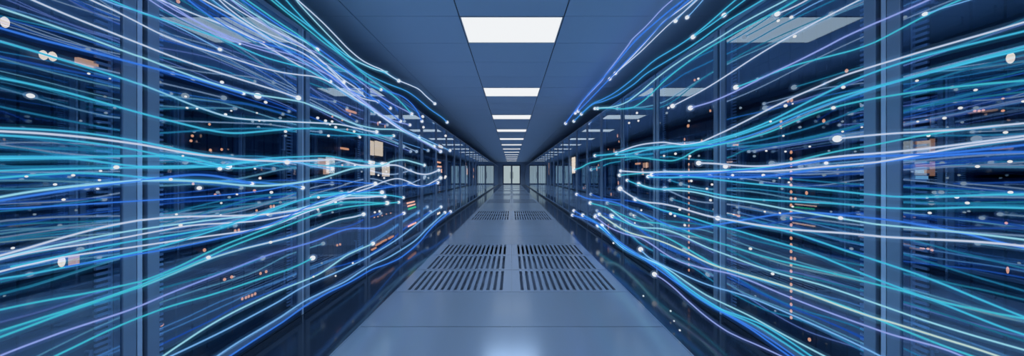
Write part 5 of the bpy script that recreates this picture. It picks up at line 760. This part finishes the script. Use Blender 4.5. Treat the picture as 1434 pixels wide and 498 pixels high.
CH_H, CH_P, CH_Z = .50, .54, .14
def chassis_proto(s, kind):
    d = s
    root = empty('server_chassis', (0, 0, 0), 'x', 'server', 'server chassis inside the racks')
    y0, y1 = .092, RACK_P - .092
    b = bmesh.new(); add_box(b, d * .10, d * .85, y0, y1, 0, CH_H)
    obj('chassis_body', b, M['chassis'], root)
    b = bmesh.new(); n = 10; w = (y1 - y0 - .08) / n
    for i in range(n):                      # upright blades
        a = y0 + .04 + i * w
        add_box(b, d * .088, d * .10, a + .004, a + w - .004, .03, CH_H - .03)
        add_box(b, d * .080, d * .088, a + .02, a + w - .02, .06, .09)
    obj('blade_panel', b, M['bezel'], root)
    for a in (y0 + .02, y1 - .02):
        b = bmesh.new(); add_cyl(b, (d * .078, a, CH_H / 2), 'z', .006, .12, 8)
        for z in (-.055, .055): add_cyl(b, (d * .089, a, CH_H / 2 + z), 'x', .005, .024, 8)
        obj('handle', b, M['rail'], root)
    if kind:
        rnd = random.Random(kind * 5 + s)
        b = bmesh.new()
        if kind == 1:
            for i in range(4): add_box(b, d * .072, d * .080, y0 + .2 + i * .035, y0 + .215 + i * .035, .38, .392)
        elif kind == 2:
            for i in range(7): add_box(b, d * .072, d * .080, y0 + .5, y0 + .512, .10 + i * .05, .112 + i * .05)
        else:
            for i in range(5):
                a = y0 + .15 + rnd.random() * .5; z = .08 + rnd.random() * .3
                add_box(b, d * .072, d * .080, a, a + .03, z, z + .012)
        obj('status_lights', b, M['lampb_a'], root)
    return root

protos = {s: rack_proto(s) for s in (-1, 1)}
cprotos = {(s, k): chassis_proto(s, k) for s in (-1, 1) for k in (0, 1, 2, 3)}
used = set(); chassis_at = {}; traced = {(l[0], l[1], l[2]) for l in LAMPS}
rnd = random.Random(11)
def place(proto, key, loc):
    o = proto if key not in used else copy_tree(proto)
    used.add(key); o.location = loc
    return o
plan = []
for s in (-1, 1):
    side = 'left' if s < 0 else 'right'
    for k in range(RACKS):
        y = RACK_0 + (k - 1) * RACK_P
        if k < 18: where = '%s from the camera in the %s row' % ('nearest' if k == 0 else ORD[k], side)
        else: where = '%s from the end door in the %s row' % ('nearest' if k == RACKS - 1 else ORD[RACKS - 1 - k], side)
        where = where.replace('nearest from', 'nearest to')
        r = place(protos[s], ('r', s), (s * WX, y, 0))
        r['label'] = 'tall dark glass-fronted server rack, ' + where
        for lev in range(4):
            kind = 0
            if k > 5: kind = rnd.choice((0, 0, 0, 0, 1, 3, 2))
            plan.append((s, k, lev, kind, y, where))
plan.sort(key=lambda p: p[3])
LEVN = ['lowest', 'second lowest', 'second highest', 'topmost']
for s, k, lev, kind, y, where in plan:
    c = copy_tree(cprotos[(s, kind)]); c.location = (s * WX, y, CH_Z + lev * CH_P - .04)
    c['label'] = 'dark %s server chassis in rack %s' % (LEVN[lev], where)
    chassis_at[(s, k, lev)] = c
for o in cprotos.values():
    for ch in list(o.children): bpy.data.objects.remove(ch)
    bpy.data.objects.remove(o)

# lit lamps and small displays on the chassis fronts
NAMES = {'o': 'indicator_lamp', 'g': 'indicator_lamp', 'w': 'status_display', 'a': 'status_display', 's': 'status_display', 'p': 'status_display'}
ball = bmesh.new(); bmesh.ops.create_icosphere(ball, subdivisions=2, radius=1)
ball_me = {kd: None for kd in 'ogw'}
for kd in ball_me:
    ball_me[kd] = mesh_of('indicator_lamp', ball.copy(), M['lamp_' + kd], True)
for s, k, lev, y, z, hy, hz, kd in LAMPS:
    c = chassis_at[(s, k, lev)]
    lx = s * .068; ly = y - c.location.y; lz = z - c.location.z
    round_lamp = kd in 'og' and hy < .03 or (kd == 'w' and k == 0)
    if round_lamp:
        o = link('indicator_lamp', ball_me[kd], c, (lx, ly, lz))
        o.scale = (min(hy, .01), hy, hz)
    else:
        b = bmesh.new(); add_box(b, -.006, .012, -hy, hy, -hz, hz)
        o = obj(NAMES[kd], b, M[('lampb_' if k >= 4 and kd in 'ogwa' else 'lamp_') + kd], c, loc=(lx, ly, lz))
    lab = {'w': 'warm white glowing display', 'a': 'dim amber display', 's': 'salmon coloured display', 'p': 'pale cyan display', 'g': 'green lamp', 'o': 'amber lamp'}[kd]
    o['label'] = lab

# ------------------------------------------------------------------ glowing light strands
C = {'w': srgb(188, 196, 214), 'cw': srgb(140, 196, 210), 'c': srgb(60, 170, 200), 'b': srgb(52, 112, 205), 'l': srgb(136, 152, 206),
     'pb': srgb(112, 164, 212), 't': srgb(58, 170, 186), 'y': srgb(180, 200, 192)}
GRAD = {'cW': ('c', 'w'), 'tW': ('t', 'w'), 'lb': ('l', 'b'), 'cb': ('c', 'b')}
def catmull(p, n):
    out = []
    P = [p[0]] + list(p) + [p[-1]]
    for i in range(1, len(P) - 2):
        a, b, c, d = P[i - 1], P[i], P[i + 1], P[i + 2]
        for k in range(n):
            t = k / n
            out.append(tuple(.5 * (2 * b[m] + (c[m] - a[m]) * t + (2 * a[m] - 5 * b[m] + 4 * c[m] - d[m]) * t * t + (3 * b[m] - a[m] - 3 * c[m] + d[m]) * t ** 3) for m in range(4)))
    out.append(tuple(p[-1])); return out

def strand(label, code, tip_r, pts):
    q = catmull(pts, 5)
    o0 = Vector(pts[-1][:3]); code0 = GRAD.get(code, (code, code))
    me = tube(q, o0, 1., 8, code0)
    me.materials.append(M['strand'])
    o = link('light_strand', me, None, tuple(o0))
    sh = bpy.data.meshes.new('halo_shell'); bs = bmesh.new()
    for f, k in ((2., 0), (5.2, 1)):  # two see-through shells imitate the halo with added emission
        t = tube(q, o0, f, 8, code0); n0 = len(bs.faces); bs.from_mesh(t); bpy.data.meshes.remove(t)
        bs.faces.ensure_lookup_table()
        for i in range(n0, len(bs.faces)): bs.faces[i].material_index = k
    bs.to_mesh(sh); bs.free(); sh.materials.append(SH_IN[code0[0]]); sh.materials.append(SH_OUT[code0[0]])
    g_ = link('halo_shell', sh, o); g_['label'] = 'added shell imitating soft bluish glow around the strand'
    tag(o, label, 'light strand', 'glowing light strands along the racks')
    if tip_r:
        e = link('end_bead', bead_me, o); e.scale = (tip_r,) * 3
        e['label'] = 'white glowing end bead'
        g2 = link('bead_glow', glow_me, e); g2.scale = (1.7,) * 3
    return o

def tube(q, o0, f_, N, codes):
    verts, faces, cols = [], [], []
    c0, c1 = [C[x] for x in codes]
    L = len(q)
    for i, (x, y, z, r) in enumerate(q):
        a = Vector(q[max(0, i - 1)][:3]); b = Vector(q[min(L - 1, i + 1)][:3])
        t = (b - a).normalized(); u = t.cross(Vector((0, 0, 1))).normalized(); v = t.cross(u).normalized()
        f = min(1, max(0, (i / L - .3) / .45)); cc = tuple(c0[m] * (1 - f) + c1[m] * f for m in range(3))
        for k in range(N):
            th = 2 * PI * k / N; p = Vector((x, y, z)) + (u * math.cos(th) + v * math.sin(th)) * r * f_
            verts.append(p); cols.append((*cc, 1))
    for i in range(L - 1):
        for k in range(N):
            a, b = i * N + k, i * N + (k + 1) % N
            faces.append((a, b, b + N, a + N))
    faces.append(tuple(range(N))); faces.append(tuple((L - 1) * N + k for k in reversed(range(N))))
    me = bpy.data.meshes.new('light_strand'); me.from_pydata([tuple(v - o0) for v in verts], [], faces)
    ca = me.color_attributes.new('glow', 'FLOAT_COLOR', 'POINT')
    for i, c in enumerate(cols): ca.data[i].color = c
    for p in me.polygons: p.use_smooth = True
    return me
bead_me = mesh_of('light_bead', ball.copy(), M['bead'], True)
glow_me = mesh_of('bead_glow', ball.copy(), SH_BEAD, True)  # larger see-through shell, imitates the soft halo of a bead
for s_ in STRANDS: strand(*s_)
for lab, x, y, z, r in BEADS:
    o = link('light_bead', bead_me, None, (x, y, z)); o.scale = (r,) * 3
    tag(o, lab, 'light bead', 'loose glowing beads')
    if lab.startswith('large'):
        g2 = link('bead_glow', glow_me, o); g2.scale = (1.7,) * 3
ball.free()

# ------------------------------------------------------------------ world, camera, view
w = bpy.data.worlds.new('World'); scene.world = w; w.use_nodes = True
w.node_tree.nodes['Background'].inputs[0].default_value = (.02, .04, .09, 1)
cam = bpy.data.cameras.new('camera'); co = bpy.data.objects.new('camera', cam); COL.objects.link(co)
co.location = (0, 0, CAM_H); co.rotation_euler = (PI / 2, 0, 0)
cam.sensor_width = 36; cam.lens = 36 * 400 / 1434; cam.shift_y = -3 / 1434; cam.shift_x = .5 / 1434
cam.clip_start = .02
scene.camera = co
vs = scene.view_settings
scene.display_settings.display_device = 'sRGB'
vs.view_transform = 'Standard'; vs.look = 'None'; vs.exposure = 0; vs.gamma = 1; vs.use_curve_mapping = False
cy = scene.cycles
cy.use_denoising = True
cy.max_bounces = 10; cy.glossy_bounces = 8; cy.diffuse_bounces = 4; cy.transparent_max_bounces = 96
cy.sample_clamp_indirect = 4
